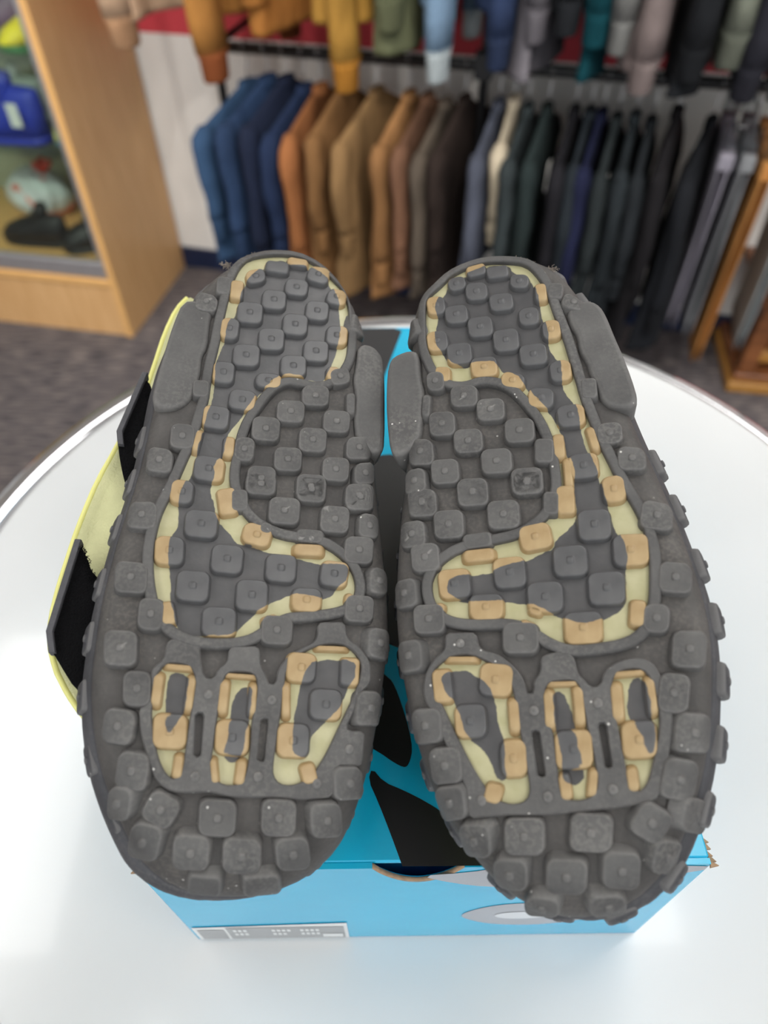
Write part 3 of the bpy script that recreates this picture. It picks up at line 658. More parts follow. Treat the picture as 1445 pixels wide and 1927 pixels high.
SHOE_B = {
 'frame': [[0.97656, -0.03369, -0.21257], [-0.02942, 0.9575, -0.28694], [0.21321, 0.28647, 0.93406]],
 'origin': [0.05408, 0.04614, 1.23579],
 'outline': [(-30.7,242.9),(-24.2,250.9),(-15.3,257.1),(-3.0,260.4),(11.0,258.4),(24.0,251.1),(32.5,239.5),(37.2,226.8),(40.2,212.2),(42.8,193.1),(45.0,175.1),(47.2,160.4),(49.6,148.1),(52.2,133.3),(54.2,119.5),(55.9,102.1),(56.2,88.9),(54.8,76.6),(51.6,61.7),(48.8,50.7),(44.5,38.5),(38.1,25.1),(29.7,13.4),(18.7,4.7),(5.9,0.9),(-5.6,1.3),(-15.9,5.8),(-24.5,12.4),(-31.9,22.2),(-37.0,30.4),(-41.1,40.4),(-44.3,52.3),(-46.9,68.1),(-48.9,84.9),(-49.3,102.6),(-47.6,121.2),(-45.4,138.5),(-42.1,159.0),(-39.7,175.8),(-38.0,196.2),(-35.5,220.5),(-33.7,234.6)],
 'window': [(-8.2,249.9),(0.2,251.1),(9.8,248.4),(16.0,245.6),(19.3,240.4),(22.2,232.4),(23.3,224.0),(24.3,214.8),(25.9,204.9),(26.7,195.3),(27.5,186.1),(28.1,176.2),(29.4,166.6),(31.1,156.3),(33.5,146.2),(35.4,138.1),(37.9,130.2),(39.4,125.1),(40.5,118.4),(40.6,110.1),(39.2,102.3),(37.3,93.9),(34.6,87.5),(30.8,83.8),(25.9,82.2),(19.5,81.7),(10.8,81.7),(5.6,83.9),(0.5,88.2),(-4.0,91.7),(-9.7,93.2),(-16.4,93.8),(-23.1,94.3),(-29.0,96.2),(-33.0,100.3),(-34.3,105.9),(-33.6,110.4),(-30.0,115.6),(-22.5,119.4),(-11.8,120.4),(-2.0,121.4),(4.4,123.9),(11.2,129.2),(14.8,135.5),(16.2,140.3),(16.6,146.6),(16.5,153.1),(16.0,159.8),(14.1,168.5),(11.3,175.1),(7.8,181.9),(4.0,187.2),(-1.5,191.0),(-8.2,192.8),(-14.5,191.3),(-19.8,192.8),(-24.1,197.4),(-26.7,204.7),(-28.2,211.8),(-28.1,220.8),(-27.6,231.0),(-26.3,237.6),(-20.5,241.8),(-15.1,247.1)],
 'dark': [(-8.5,246.4),(-0.9,248.1),(1.7,250.0),(9.8,248.3),(10.8,243.0),(16.7,239.4),(18.9,231.6),(19.6,225.3),(19.3,217.4),(20.3,213.2),(21.0,207.3),(19.8,201.8),(21.7,196.7),(23.5,193.6),(23.0,188.2),(22.6,182.9),(23.4,178.3),(25.7,174.4),(26.4,170.0),(26.2,164.1),(26.4,159.0),(27.2,153.2),(28.0,149.8),(29.0,143.3),(29.9,136.9),(30.2,132.4),(30.8,128.5),(30.9,121.8),(32.4,118.8),(33.6,114.0),(33.5,108.6),(32.0,105.2),(31.2,98.2),(29.9,93.2),(26.7,91.0),(20.8,89.1),(15.1,88.3),(9.8,90.8),(3.8,94.5),(-0.8,97.2),(-9.0,99.4),(-17.5,100.0),(-24.3,100.8),(-28.4,103.5),(-29.0,107.2),(-27.0,109.8),(-20.8,110.4),(-12.0,110.2),(-9.3,111.7),(-0.5,112.9),(5.9,115.8),(9.8,116.2),(10.7,119.9),(18.8,125.4),(20.1,131.0),(19.8,137.0),(20.8,140.8),(21.6,148.5),(19.4,152.1),(19.8,159.4),(18.9,162.9),(17.1,170.0),(14.8,173.9),(11.8,178.8),(8.9,184.7),(5.9,190.8),(0.3,193.8),(-0.7,198.6),(-11.4,199.9),(-12.3,198.2),(-18.4,200.4),(-21.2,204.8),(-22.5,208.0),(-24.7,211.4),(-24.4,219.3),(-22.7,226.0),(-23.6,230.3),(-22.0,235.2),(-18.4,238.5),(-16.2,244.5),(-11.9,245.6)],
 'plate': [(-39.8,73.4),(-38.2,78.2),(-34.4,82.6),(-31.4,84.2),(-30.9,90.3),(-20.0,89.5),(-19.8,83.7),(-12.9,80.9),(-7.8,75.4),(-5.9,71.1),(-5.6,67.1),(-3.6,67.6),(-3.5,71.3),(-0.5,73.9),(-0.1,79.2),(5.9,80.3),(10.9,78.7),(11.1,72.4),(13.4,69.8),(14.3,67.9),(17.6,67.9),(18.9,72.1),(23.3,74.9),(28.9,76.1),(34.1,74.7),(36.3,70.5),(37.0,62.7),(37.8,57.3),(35.1,48.0),(31.9,39.6),(28.6,33.5),(21.1,32.2),(10.0,31.4),(-7.4,30.9),(-18.1,31.5),(-28.9,31.2),(-28.8,40.5),(-30.1,43.5),(-33.9,53.7),(-37.2,63.3),(-39.8,68.4)],
 'nubs': [(-24.1,36.2),(-3.6,36.1),(16.1,37.1),(-4.3,61.9),(15.8,62.6),(-25.9,86.0)],
 'win': [
  [(-34.8,79.0),(-29.9,81.9),(-23.0,82.0),(-17.4,79.0),(-12.8,75.3),(-10.5,70.9),(-9.9,65.3),(-9.7,57.4),(-9.3,51.3),(-9.0,45.2),(-8.7,39.3),(-9.8,35.8),(-13.1,34.6),(-16.9,35.1),(-20.6,37.1),(-23.9,42.5),(-27.2,49.5),(-30.4,57.4),(-33.8,66.5),(-36.3,71.6),(-36.6,75.8)],
  [(0.8,69.9),(3.6,70.5),(10.4,70.3),(11.0,66.7),(11.2,60.4),(11.4,54.3),(12.0,48.3),(12.0,41.7),(11.7,38.1),(9.1,35.0),(4.5,34.6),(1.2,35.5),(0.4,40.2),(0.7,44.6),(0.9,51.3),(0.5,56.6),(-0.3,62.1),(-0.5,66.9)],
  [(21.1,68.5),(22.7,71.2),(26.8,72.4),(31.3,71.8),(32.8,69.5),(33.7,63.9),(33.6,57.8),(32.6,52.7),(30.6,47.7),(28.6,42.8),(26.7,38.6),(24.0,35.9),(21.9,36.4),(21.1,40.4),(21.0,46.2),(20.9,52.1),(20.6,58.9),(20.4,64.3)]],
 'wdark': [
  [(-33.4,75.5),(-29.0,77.4),(-24.3,77.0),(-21.2,74.4),(-18.9,72.5),(-16.8,69.1),(-16.3,63.4),(-16.4,58.7),(-14.9,54.7),(-15.0,50.1),(-15.6,45.7),(-15.2,42.7),(-16.9,41.4),(-18.8,42.1),(-19.5,45.9),(-21.4,50.6),(-24.3,53.1),(-26.5,55.6),(-27.8,58.8),(-27.7,61.9),(-29.7,65.3),(-29.9,67.7),(-31.5,68.7),(-33.2,73.0)],
  [(2.5,67.8),(5.6,67.5),(6.6,63.9),(7.6,59.9),(7.7,55.3),(7.5,51.6),(8.1,47.8),(8.2,44.1),(8.5,41.2),(6.7,39.1),(3.7,38.9),(1.7,40.9),(2.0,44.5),(2.3,50.4),(1.5,55.8),(2.0,61.9)],
  [(26.2,66.9),(27.8,69.5),(30.6,70.0),(31.2,67.2),(31.9,62.5),(31.3,57.3),(31.7,53.5),(31.0,50.6),(29.1,45.6),(27.7,47.9),(27.4,52.3),(25.3,55.5),(24.2,60.1),(25.3,63.9)]],
 'slots': [
  [(-5.9,55.8),(-3.6,55.9),(-3.5,42.0),(-5.7,42.0)],
  [(14.9,56.5),(17.2,56.6),(17.0,43.4),(15.0,43.2)]],
 'flange': [
  [(-42.1,209.8),(-35.1,211.1),(-32.7,209.0),(-33.0,197.3),(-31.8,189.6),(-33.3,179.0),(-34.4,170.3),(-36.8,166.4),(-43.1,162.7),(-45.6,164.9),(-46.3,181.4),(-45.7,195.2),(-44.6,205.5)],
  [(30.4,217.4),(34.2,219.9),(39.1,219.8),(41.9,216.6),(43.3,211.5),(44.5,201.7),(45.9,193.1),(47.3,181.2),(47.8,170.7),(45.0,168.7),(39.7,169.9),(36.6,172.4),(35.8,180.0),(34.4,184.7),(34.0,191.0),(32.1,197.0),(32.5,204.4),(30.5,210.5)]],
 'ol': [
  [(-20.4,189.9),(-9.8,188.5),(-10.4,178.7),(-20.8,180.1)],
  [(-29.6,198.5),(-22.5,197.8),(-22.6,188.6),(-29.6,189.3)],
  [(-10.8,181.8),(-0.1,180.6),(-0.7,170.7),(-11.2,171.8)],
  [(-30.0,179.2),(-19.8,178.2),(-20.1,167.3),(-30.1,168.3)],
  [(-1.2,170.8),(9.8,169.7),(9.1,159.3),(-1.8,160.3)],
  [(-21.0,169.6),(-10.0,168.5),(-10.4,158.1),(-21.2,159.1)],
  [(9.2,160.5),(15.9,159.3),(14.5,149.4),(7.8,150.5)],
  [(-11.4,159.2),(-0.1,158.2),(-0.7,147.7),(-11.9,148.6)],
  [(-39.7,170.2),(-29.3,166.5),(-29.4,155.6),(-39.3,157.4)],
  [(-30.8,157.9),(-20.2,157.0),(-20.5,146.5),(-30.9,147.3)],
  [(-1.3,149.3),(10.1,148.4),(9.3,137.5),(-1.9,138.4)],
  [(-41.7,155.9),(-33.3,155.1),(-33.4,144.3),(-41.9,145.1)],
  [(-21.3,148.2),(-10.3,147.1),(-11.0,136.2),(-21.8,137.2)],
  [(-40.7,147.1),(-29.9,145.5),(-30.1,135.2),(-40.6,136.2)],
  [(9.2,138.2),(14.5,137.4),(13.2,128.5),(8.0,129.3)],
  [(29.6,183.6),(35.2,182.9),(34.3,174.0),(28.7,174.6)],
  [(32.1,162.8),(40.9,162.2),(39.8,153.3),(31.1,154.0)],
  [(37.8,152.2),(47.5,150.5),(45.8,141.0),(36.1,142.7)],
  [(-31.7,188.0),(-28.5,187.2),(-29.7,177.5),(-32.8,178.4)],
  [(-38.1,228.4),(-32.2,229.0),(-30.8,219.6),(-36.6,219.0)],
  [(24.6,232.4),(30.2,230.8),(28.5,222.9),(23.0,224.9)],
  [(30.0,226.3),(38.0,221.1),(35.5,215.1),(27.4,219.1)],
  [(-1.4,147.8),(9.7,146.9),(9.0,137.9),(-1.9,138.7)],
  [(-21.6,147.9),(-10.2,147.0),(-10.7,135.9),(-21.9,136.7)],
  [(-40.8,147.1),(-29.8,145.4),(-29.9,134.3),(-40.6,135.2)],
  [(-11.4,137.4),(0.1,136.6),(-0.6,125.4),(-11.9,126.2)],
  [(-31.4,136.4),(-20.4,135.6),(-20.8,124.4),(-31.5,125.0)],
  [(-44.8,134.1),(-35.1,133.4),(-35.0,122.6),(-44.7,123.3)],
  [(-40.9,124.3),(-30.5,123.8),(-30.5,112.9),(-40.7,113.3)],
  [(-48.7,111.7),(-39.8,111.4),(-39.5,100.6),(-48.4,100.9)],
  [(-21.4,125.3),(-11.2,125.4),(-11.1,119.9),(-21.2,119.8)],
  [(-41.3,101.2),(-30.4,100.5),(-30.7,90.1),(-41.4,90.7)],
  [(-10.8,91.6),(1.0,90.3),(-0.4,80.0),(-12.0,81.1)],
  [(-48.7,89.2),(-39.3,88.7),(-39.3,77.9),(-48.7,78.4)],
  [(42.0,130.0),(52.4,127.3),(49.6,116.9),(39.2,119.6)],
  [(43.3,106.9),(53.6,105.0),(51.0,94.5),(40.7,96.4)],
  [(35.7,93.1),(43.6,91.7),(41.2,82.3),(33.4,83.6)],
  [(42.7,83.1),(53.4,82.1),(50.0,70.4),(39.7,71.6)],
  [(36.2,70.3),(45.1,68.7),(41.7,57.1),(33.0,58.6)],
  [(-45.2,65.6),(-34.5,65.1),(-34.7,54.3),(-45.5,54.8)],
  [(-40.1,52.6),(-29.3,52.5),(-29.3,41.7),(-40.1,41.8)],
  [(-39.9,41.1),(-29.2,41.1),(-29.2,31.2),(-39.9,31.1)],
  [(-32.9,30.0),(-22.2,29.4),(-23.0,19.7),(-33.8,20.3)],
  [(-17.6,30.7),(-5.4,30.1),(-6.9,19.8),(-19.0,20.2)],
  [(2.8,31.2),(15.0,29.9),(12.7,19.5),(0.6,20.6)],
  [(25.1,33.9),(33.2,28.3),(26.3,20.4),(18.3,25.9)],
  [(-22.8,19.8),(-12.0,18.9),(-13.5,9.9),(-24.3,10.9)],
  [(-6.3,19.0),(5.7,17.9),(3.8,8.3),(-8.3,9.3)],
  [(10.6,20.3),(21.4,19.2),(19.7,8.9),(8.6,10.1)],
  [(26.4,23.1),(35.4,21.5),(32.2,12.2),(23.2,13.9)],
  [(38.8,57.7),(49.5,56.7),(47.3,45.8),(35.5,46.3)],
  [(33.1,45.3),(43.2,43.2),(39.4,32.1),(29.0,34.1)],
  [(36.3,34.0),(47.8,33.0),(44.9,23.1),(32.9,25.1)],
  [(-14.1,9.3),(-3.7,8.3),(-5.1,1.9),(-16.7,1.8)],
  [(4.2,8.5),(15.4,8.5),(16.1,1.0),(3.9,2.0)]],
 'wl': [
  [(-0.1,247.4),(9.1,246.7),(9.1,240.2),(-0.0,240.8)],
  [(-8.6,249.7),(-0.5,250.5),(0.0,244.3),(-8.0,243.5)],
  [(-17.3,244.8),(-9.7,245.6),(-8.9,238.3),(-16.5,237.5)],
  [(-9.7,240.6),(-0.5,239.4),(-0.9,230.2),(-10.0,231.3)],
  [(9.5,241.0),(17.2,239.1),(16.3,231.9),(8.6,233.7)],
  [(-0.5,232.5),(9.3,231.4),(9.0,222.5),(-0.7,223.4)],
  [(-26.9,237.2),(-19.1,236.3),(-18.9,226.9),(-26.5,227.3)],
  [(18.6,233.5),(23.3,232.9),(22.7,223.7),(18.0,224.3)],
  [(-19.5,230.6),(-9.9,229.6),(-10.0,220.1),(-19.5,221.0)],
  [(10.5,222.4),(18.7,221.6),(18.2,212.7),(10.1,213.5)],
  [(-10.6,222.3),(-0.4,221.4),(-0.7,211.1),(-10.7,212.0)],
  [(-28.2,218.7),(-19.6,218.3),(-19.3,208.0),(-27.8,208.4)],
  [(18.7,213.9),(25.8,213.6),(25.5,204.2),(18.5,204.4)],
  [(-1.0,213.7),(9.3,212.8),(8.8,201.9),(-1.3,202.7)],
  [(-20.4,210.9),(-10.2,210.0),(-10.4,199.6),(-20.3,200.4)],
  [(8.5,204.1),(19.2,203.2),(18.7,193.1),(8.1,194.0)],
  [(-11.3,201.9),(-0.8,201.1),(-1.0,191.4),(-11.4,192.2)],
  [(-25.7,200.7),(-19.6,199.4),(-20.2,192.1),(-26.3,193.3)],
  [(0.6,193.2),(9.5,189.8),(7.8,183.0),(-1.0,186.3)],
  [(18.9,193.9),(27.0,193.6),(26.6,183.9),(18.6,184.1)],
  [(9.9,183.7),(19.3,181.2),(17.7,172.4),(8.3,174.8)],
  [(18.8,173.3),(28.9,172.7),(28.3,163.1),(18.3,163.7)],
  [(15.7,161.2),(19.7,160.9),(19.0,150.9),(15.0,151.1)],
  [(19.9,151.8),(30.4,151.3),(29.6,141.2),(19.3,141.6)],
  [(27.8,161.5),(30.8,162.1),(31.8,152.7),(28.8,152.1)],
  [(29.9,140.9),(37.7,140.9),(37.1,130.5),(29.4,130.4)],
  [(17.9,150.0),(20.8,149.9),(20.0,139.0),(17.2,139.2)],
  [(13.8,139.8),(20.2,139.2),(19.0,128.1),(12.7,128.7)],
  [(-1.8,125.7),(9.4,126.7),(9.9,116.9),(-1.1,115.9)],
  [(19.7,129.3),(30.9,128.5),(29.6,117.0),(18.6,117.6)],
  [(-21.8,119.4),(-10.9,119.2),(-11.0,114.5),(-21.8,114.7)],
  [(9.3,116.8),(20.9,116.2),(19.8,105.0),(8.4,105.6)],
  [(-11.9,115.0),(-0.7,114.8),(-1.1,103.5),(-12.0,103.6)],
  [(29.9,118.4),(41.6,117.5),(39.9,106.1),(28.5,106.8)],
  [(-31.7,113.2),(-20.3,112.8),(-20.5,101.9),(-31.6,102.2)],
  [(-1.1,104.8),(10.9,104.0),(9.8,93.2),(-1.9,93.9)],
  [(19.6,105.9),(31.6,105.1),(30.0,93.6),(18.3,94.3)],
  [(-21.3,102.8),(-9.6,101.9),(-10.4,92.8),(-21.9,93.6)],
  [(9.6,92.8),(21.9,92.1),(20.6,81.4),(8.6,82.0)],
  [(31.6,94.8),(36.6,93.9),(34.5,85.4),(29.6,86.2)],
  [(-32.8,101.5),(-29.5,100.2),(-30.8,96.7),(-34.0,98.0)],
  [(-0.9,96.9),(3.2,95.2),(2.0,92.2),(-2.1,93.9)],
  [(-4.1,92.3),(0.3,90.0),(-1.0,87.5),(-5.3,89.7)],
  [(-36.4,77.7),(-30.0,77.6),(-30.0,66.8),(-36.3,66.8)],
  [(-19.6,78.9),(-8.9,76.9),(-11.1,66.6),(-21.6,68.4)],
  [(-30.4,81.9),(-21.2,81.0),(-21.4,79.0),(-30.6,79.9)],
  [(-29.9,65.8),(-19.6,65.4),(-20.2,54.9),(-30.3,55.2)],
  [(-12.3,65.8),(-8.9,65.8),(-9.3,55.8),(-12.7,55.7)],
  [(-16.3,53.6),(-8.1,53.4),(-8.9,42.3),(-17.1,42.4)],
  [(-21.6,41.6),(-16.5,40.0),(-18.8,34.5),(-23.8,36.1)],
  [(-0.6,67.4),(2.7,67.3),(1.7,56.2),(-1.5,56.3)],
  [(8.6,67.9),(11.9,67.9),(11.1,56.5),(7.9,56.5)],
  [(1.8,70.5),(10.1,70.0),(9.9,68.5),(1.7,68.9)],
  [(1.1,55.1),(12.6,54.8),(11.4,43.5),(0.1,43.7)],
  [(0.4,42.2),(3.9,42.4),(3.9,35.0),(0.4,34.7)],
  [(10.0,43.0),(12.7,42.6),(10.8,35.3),(8.2,35.7)],
  [(20.4,67.9),(24.1,67.9),(23.1,56.9),(19.5,56.9)],
  [(22.7,71.8),(31.0,71.7),(30.8,70.0),(22.5,70.0)],
  [(31.0,68.6),(34.0,68.7),(33.4,58.2),(30.4,58.0)],
  [(21.8,56.3),(32.2,56.1),(30.7,45.2),(20.5,45.4)],
  [(20.8,42.7),(24.2,42.9),(23.9,36.3),(20.6,36.0)]],
 'cx': [3.7, 3.0, 3.4, -0.6],
 'phase': 0.6, 'lateral': 1, 'side_out': 5.0, 'toe_in': 0.6,
 'lint': [(16.7,256.5,2.0,60),(28.5,250.1,1.0,50)],
}


def spine(y):
    y = np.asarray(y, float)
    return -0.0013 * np.clip(85 - y, 0, None) ** 2 - 0.004 * np.clip(y - 240, 0, None) ** 2

def edge_r(y):
    t = np.clip((70 - np.asarray(y, float)) / 70, 0, 1)
    return 8 + 11 * t * t * (3 - 2 * t)

M['fleece'] = plain('pale_yellow_suede', (206, 206, 160), 0.95, 0.07, 90, 0.15, bmp=0.5, bscale=900, bdist=0.0012)
M['piping'] = plain('yellow_piping', (238, 236, 150), 0.8, 0.04, 60)
M['velcro'] = plain('black_hook_tape', (12, 12, 14), 0.95, 0.2, 500, 0.15, bmp=0.9, bscale=1400, bdist=0.0015)
M['strap'] = plain('charcoal_strap', (84, 84, 88), 0.7, 0.12, 300, 0.4, bmp=0.3, bscale=900)
M['lint'] = plain('grey_lint', (150, 140, 130), 0.95, 0.15, 400)

def rounded(quad, rc=2.4, seg=5):
    q = ccw(quad)
    out = []
    n = len(q)
    for i in range(n):
        p, a, c = q[i], q[i - 1], q[(i + 1) % n]
        la, lc = np.linalg.norm(a - p), np.linalg.norm(c - p)
        r = min(rc, 0.42 * la, 0.42 * lc)
        u = p + (a - p) / la * r; w = p + (c - p) / lc * r
        for k in range(seg + 1):
            t = k / seg
            out.append((1 - t) ** 2 * u + 2 * t * (1 - t) * (0.75 * p + 0.25 * (u + w) / 2) + t * t * w)
    return np.array(out)

def make_shoe(D, label, left):
    F = np.array(D['frame']); O = np.array(D['origin'])
    mw = Matrix([list(F[i]) + [O[i]] for i in range(3)] + [[0, 0, 0, 1]])
    shoe = empty('sneaker', label, 'sneaker', mw, None)
    MMS = 0.001
    outl = ccw(smooth_poly(D['outline'], 1))
    surf_o = outl

    def S(x, y):
        d = sdf(surf_o, x, y); r = edge_r(y)
        c = np.clip(r - d, 0, r)
        return spine(y) - (r - np.sqrt(np.clip(r * r - c * c, 0, None))) - np.where(d < 0, -3 * d, 0)

    def Nrm(x, y):
        e = 0.8
        gx = (S(x + e, y) - S(x - e, y)) / (2 * e); gy = (S(x, y + e) - S(x, y - e)) / (2 * e)
        v = np.stack([-gx, -gy, np.ones_like(gx)], -1)
        return v / np.linalg.norm(v, axis=-1, keepdims=True)

    def put(name, v, f, mat, parent, **k):
        return mesh_obj(name, np.asarray(v) * MMS, f, mat, parent, **k)

    # --- outsole skin: curved bottom surface
    ol = resample(outl, 2.2)
    nm = normals(ol)
    extra = []
    for d in (0.35, 1.0, 2.0, 3.5, 5.5, 8.0, 11.0, 15.0):
        p = ol - nm * d
        ok = np.abs(sdf(ol, p[:, 0], p[:, 1]) - d) < 0.25
        ok &= edge_r(p[:, 1]) > d - 1.5
        extra.append(p[ok])
    V, Fc = fill(ol, step=4.0, extra=np.vstack(extra))
    z = S(V[:, 0], V[:, 1])
    sole = put('outsole', np.c_[V, z], Fc, M['sole'], shoe)
    # --- midsole sidewall, flared, with a groove below the edge
    zs = spine(ol[:, 1]) - edge_r(ol[:, 1])
    toe = np.clip((60 - ol[:, 1]) / 60, 0, 1)
    depth = 25 - 9 * toe
    prof = [(0.0, 0.02), (0.35, -0.3), (-0.5, -0.9), (-0.4, -1.5), (0.9, -1.6), (2.4, -4), (4.2, -8), (5.2, -13), (4.8, -18), (3.4, -23), (0.5, -25)]
    lat = D['lateral'] * nm[:, 0]
    flare = np.clip(0.3 + 0.9 * lat, 0.12, 1.0)[:, None]
    rings = [np.c_[ol + nm * o * flare, zs + dz * (depth / 25 if dz < -2 else 1)] for o, dz in prof]
    mb = MB().rings([[tuple(p * MMS) for p in R] for R in rings])
    side = mb.build('midsole', M['side'], shoe, True)

    # --- tread lugs
    def lug(quad, h=3.4, nub=True, coat=None, mat=None, inset=0.0):
        q = np.asarray(quad, float)
        c = q.mean(0)
        w = (np.linalg.norm(q[1] - q[0]) + np.linalg.norm(q[2] - q[3])) / 2
        l = (np.linalg.norm(q[3] - q[0]) + np.linalg.norm(q[2] - q[1])) / 2
        rc = 2.6 if min(w, l) > 7 else 1.6
        p = rounded(q, rc)
        R = max(1.2, min(w, l) / 2)
        n = len(p)
        nn = Nrm(np.array([c[0]]), np.array([c[1]]))[0]
        prof = [(-0.75, -0.7), (-0.55, 0.25), (-0.2, h - 1.2), (-0.05, h - 0.7), (0.12, h - 0.25), (0.42, h - 0.02), (0.62, h)]
        nb = nub and min(w, l) > 7
        rn = 1.45 if nb else 0.35
        xy, hh = [], []
        for d, z in prof:
            xy.append(c + (p - c) * (1 - d / R)); hh.append(np.full(n, z))
        last = xy[-1]
        th = np.arctan2(last[:, 1] - c[1], last[:, 0] - c[0])
        ring = c + rn * np.c_[np.cos(th), np.sin(th)]
        for t in (0.3, 0.6, 0.88, 1.0):
            xy.append(last * (1 - t) + ring * t); hh.append(np.full(n, h))
        if nb:
            xy.append(c + (ring - c) * 0.92); hh.append(np.full(n, h + 0.35))
            xy.append(c + (ring - c) * 0.7); hh.append(np.full(n, h + 0.52))
        xy = np.array(xy); hh = np.array(hh)
        fx, fy = xy[..., 0].ravel(), xy[..., 1].ravel()
        top = np.c_[fx, fy, S(fx, fy) + h]
        P = top + (hh.ravel() - h + h * (1 - nn[2]) * 0.45)[:, None] * nn
        cz = np.array([[c[0], c[1], float(S(np.array([c[0]]), np.array([c[1]]))[0]) + h]]) + nn * ((0.55 if nb else 0.0) + h * (1 - nn[2]) * 0.45)
        P = np.vstack([P, cz])
        K = len(xy)
        f = []
        for k in range(K - 1):
            for i in range(n):
                j = (i + 1) % n
                f.append((k * n + i, k * n + j, (k + 1) * n + j, (k + 1) * n + i))
        f += [((K - 1) * n + i, (K - 1) * n + (i + 1) % n, K * n) for i in range(n)]
        o = put('tread_lug', P, f, mat or M['lug'], sole, centre=True)
        if coat is not None:
            at = o.data.attributes.new('coat', 'FLOAT', 'POINT')
            at.data.foreach_set('value', coat(P[:, 0], P[:, 1]).astype(np.float32))
        return o

    darks = [smooth_poly(D['dark'], 1)] + [smooth_poly(w, 1) for w in D['wdark']]
    def coat(x, y):
        return np.max([sdf(d, x, y) for d in darks], 0)
    for q in D['ol']:
        lug(q)
    for q in D['wl']:
        lug(q, h=3.1, coat=coat, mat=M['insert_lug'])

    # --- pale inserts in the four windows
    wins = [ccw(smooth_poly(D['window'], 1))] + [ccw(smooth_poly(w, 2)) for w in D['win']]
    for k, w in enumerate(wins):
        lp = resample(w, 1.6)
        lp = lp + normals(lp) * 0.8
        V, Fc = fill(lp, step=1.8)
        o = put('sole_insert', np.c_[V, S(V[:, 0], V[:, 1]) + 0.55], Fc, M['insert'], sole)
        at = o.data.attributes.new('coat', 'FLOAT', 'POINT')
        at.data.foreach_set('value', coat(V[:, 0], V[:, 1]).astype(np.float32))

    # --- raised rib round the footprint window
    lp = resample(wins[0], 1.7)
    nn = normals(lp)
    for _ in range(2):
        nn = nn + np.roll(nn, 1, 0) + np.roll(nn, -1, 0)
        nn /= np.linalg.norm(nn, axis=1)[:, None]
    rings = []
    for o, h in [(0.0, 0.3), (0.05, 2.2), (0.3, 2.75), (0.8, 2.95), (1.2, 2.95), (3.0, 2.95), (3.4, 2.85), (3.85, 2.3), (4.0, 1.0), (4.15, -0.4)]:
        p = lp + nn * o
        rings.append([tuple(v) for v in np.c_[p, S(p[:, 0], p[:, 1]) + h] * MMS])
    MB().rings(rings).build('footprint_rib', M['lug'], sole, True)

    # --- toe plate with three toe windows and two slots
    def offs(p, d):
        return p + normals(p) * d
    outer = resample(rounded(D['plate'], 1.8, 3), 1.6)
    holes = [resample(w, 1.7) for w in wins[1:]] + [resample(rounded(s, 0.6, 2), 1.2) for s in D['slots']]
    V, Fc = fill(offs(outer, -0.55), [offs(h, 0.5) for h in holes], step=2.5)
    zt = S(V[:, 0], V[:, 1]) + 2.7
    put('toe_plate', np.c_[V, zt], Fc, M['lug'], sole)
    for lpp, sg in [(outer, 1)] + [(h, -1) for h in holes]:
        rings = []
        for d, h in ((0.55, 2.7), (0.12, 2.35), (0.0, 1.6), (0.0, -0.5)):
            p = offs(lpp, -sg * d)
            rings.append([tuple(v) for v in np.c_[p, S(p[:, 0], p[:, 1]) + h] * MMS])
        if sg > 0: rings = rings[::-1]
        MB().rings(rings).build('toe_plate_edge', M['lug'], sole, True)
    for c in D['nubs']:
        rg = []
        for r, h in ((1.6, 2.3), (1.5, 3.1), (0.9, 3.45), (0.1, 3.5)):
            a = np.linspace(0, 2 * math.pi, 12, endpoint=False)
            p = np.c_[c[0] + r * np.cos(a), c[1] + r * np.sin(a)]
            rg.append([tuple(v) for v in np.c_[p, S(p[:, 0], p[:, 1]) + h] * MMS])
        MB().rings(rg, False, True).build('tread_stud', M['lug'], sole, True)

    # --- heel flanges: thick pads on both flanks of the heel
    for fl in D['flange']:
        p = resample(ccw(smooth_poly(fl, 1)), 2.0)
        p = offs(p, 1.0)
        V, Fc = fill(offs(p, -2.2), step=3.5)
        zc = -0.6
        edge_v = [np.c_[offs(p, -d), np.full(len(p), zz)] for d, zz in ((2.2, 2.6), (1.2, 2.4), (0.4, 1.7), (0.0, 0.4), (0.2, -9), (2.0, -17), (5.0, -19))]
        mb = MB()
        mb.add(np.c_[V, np.full(len(V), 2.6)] * MMS, Fc)
        mb.rings([[tuple(v * MMS) for v in R] for R in edge_v[::-1]])
        mb.build('heel_flange', M['lug'], shoe, True)

    # --- lugs round the sidewall
    L = np.r_[0, np.cumsum(np.hypot(*np.diff(np.vstack([ol, ol[:1]]), axis=0).T))]
    nside = int(L[-1] // 20)
    for k in range(nside):
        s = (k + D['phase']) / nside * L[-1] % L[-1]
        i = min(int(np.searchsorted(L, s)), len(ol)) % len(ol)
        if any(sdf(offs(ccw(smooth_poly(fl, 1)), 6), np.array([ol[i, 0]]), np.array([ol[i, 1]]))[0] > 0 for fl in D['flange']):
            continue
        o3 = np.array([nm[i, 0], nm[i, 1], 0.0]); up = np.array([0, 0, 1.0]); tg = np.cross(up, o3)
        tl = math.radians(18)
        nrm_ = o3 * math.cos(tl) + up * math.sin(tl); dn = o3 * math.sin(tl) - up * math.cos(tl)
        dsc = depth[i] / 25
        cen = np.array([ol[i, 0], ol[i, 1], zs[i]]) + o3 * (D['side_out'] * flare[i, 0] - 1.4 - D['toe_in'] * toe[i]) + up * (-9.5 * dsc - 2.0 * toe[i])
        q = rounded(np.array([(-5.5, -5.5), (5.5, -5.5), (5.5, 5.5 * dsc), (-5.5, 5.5 * dsc)]), 2.0, 3)
        rg = []
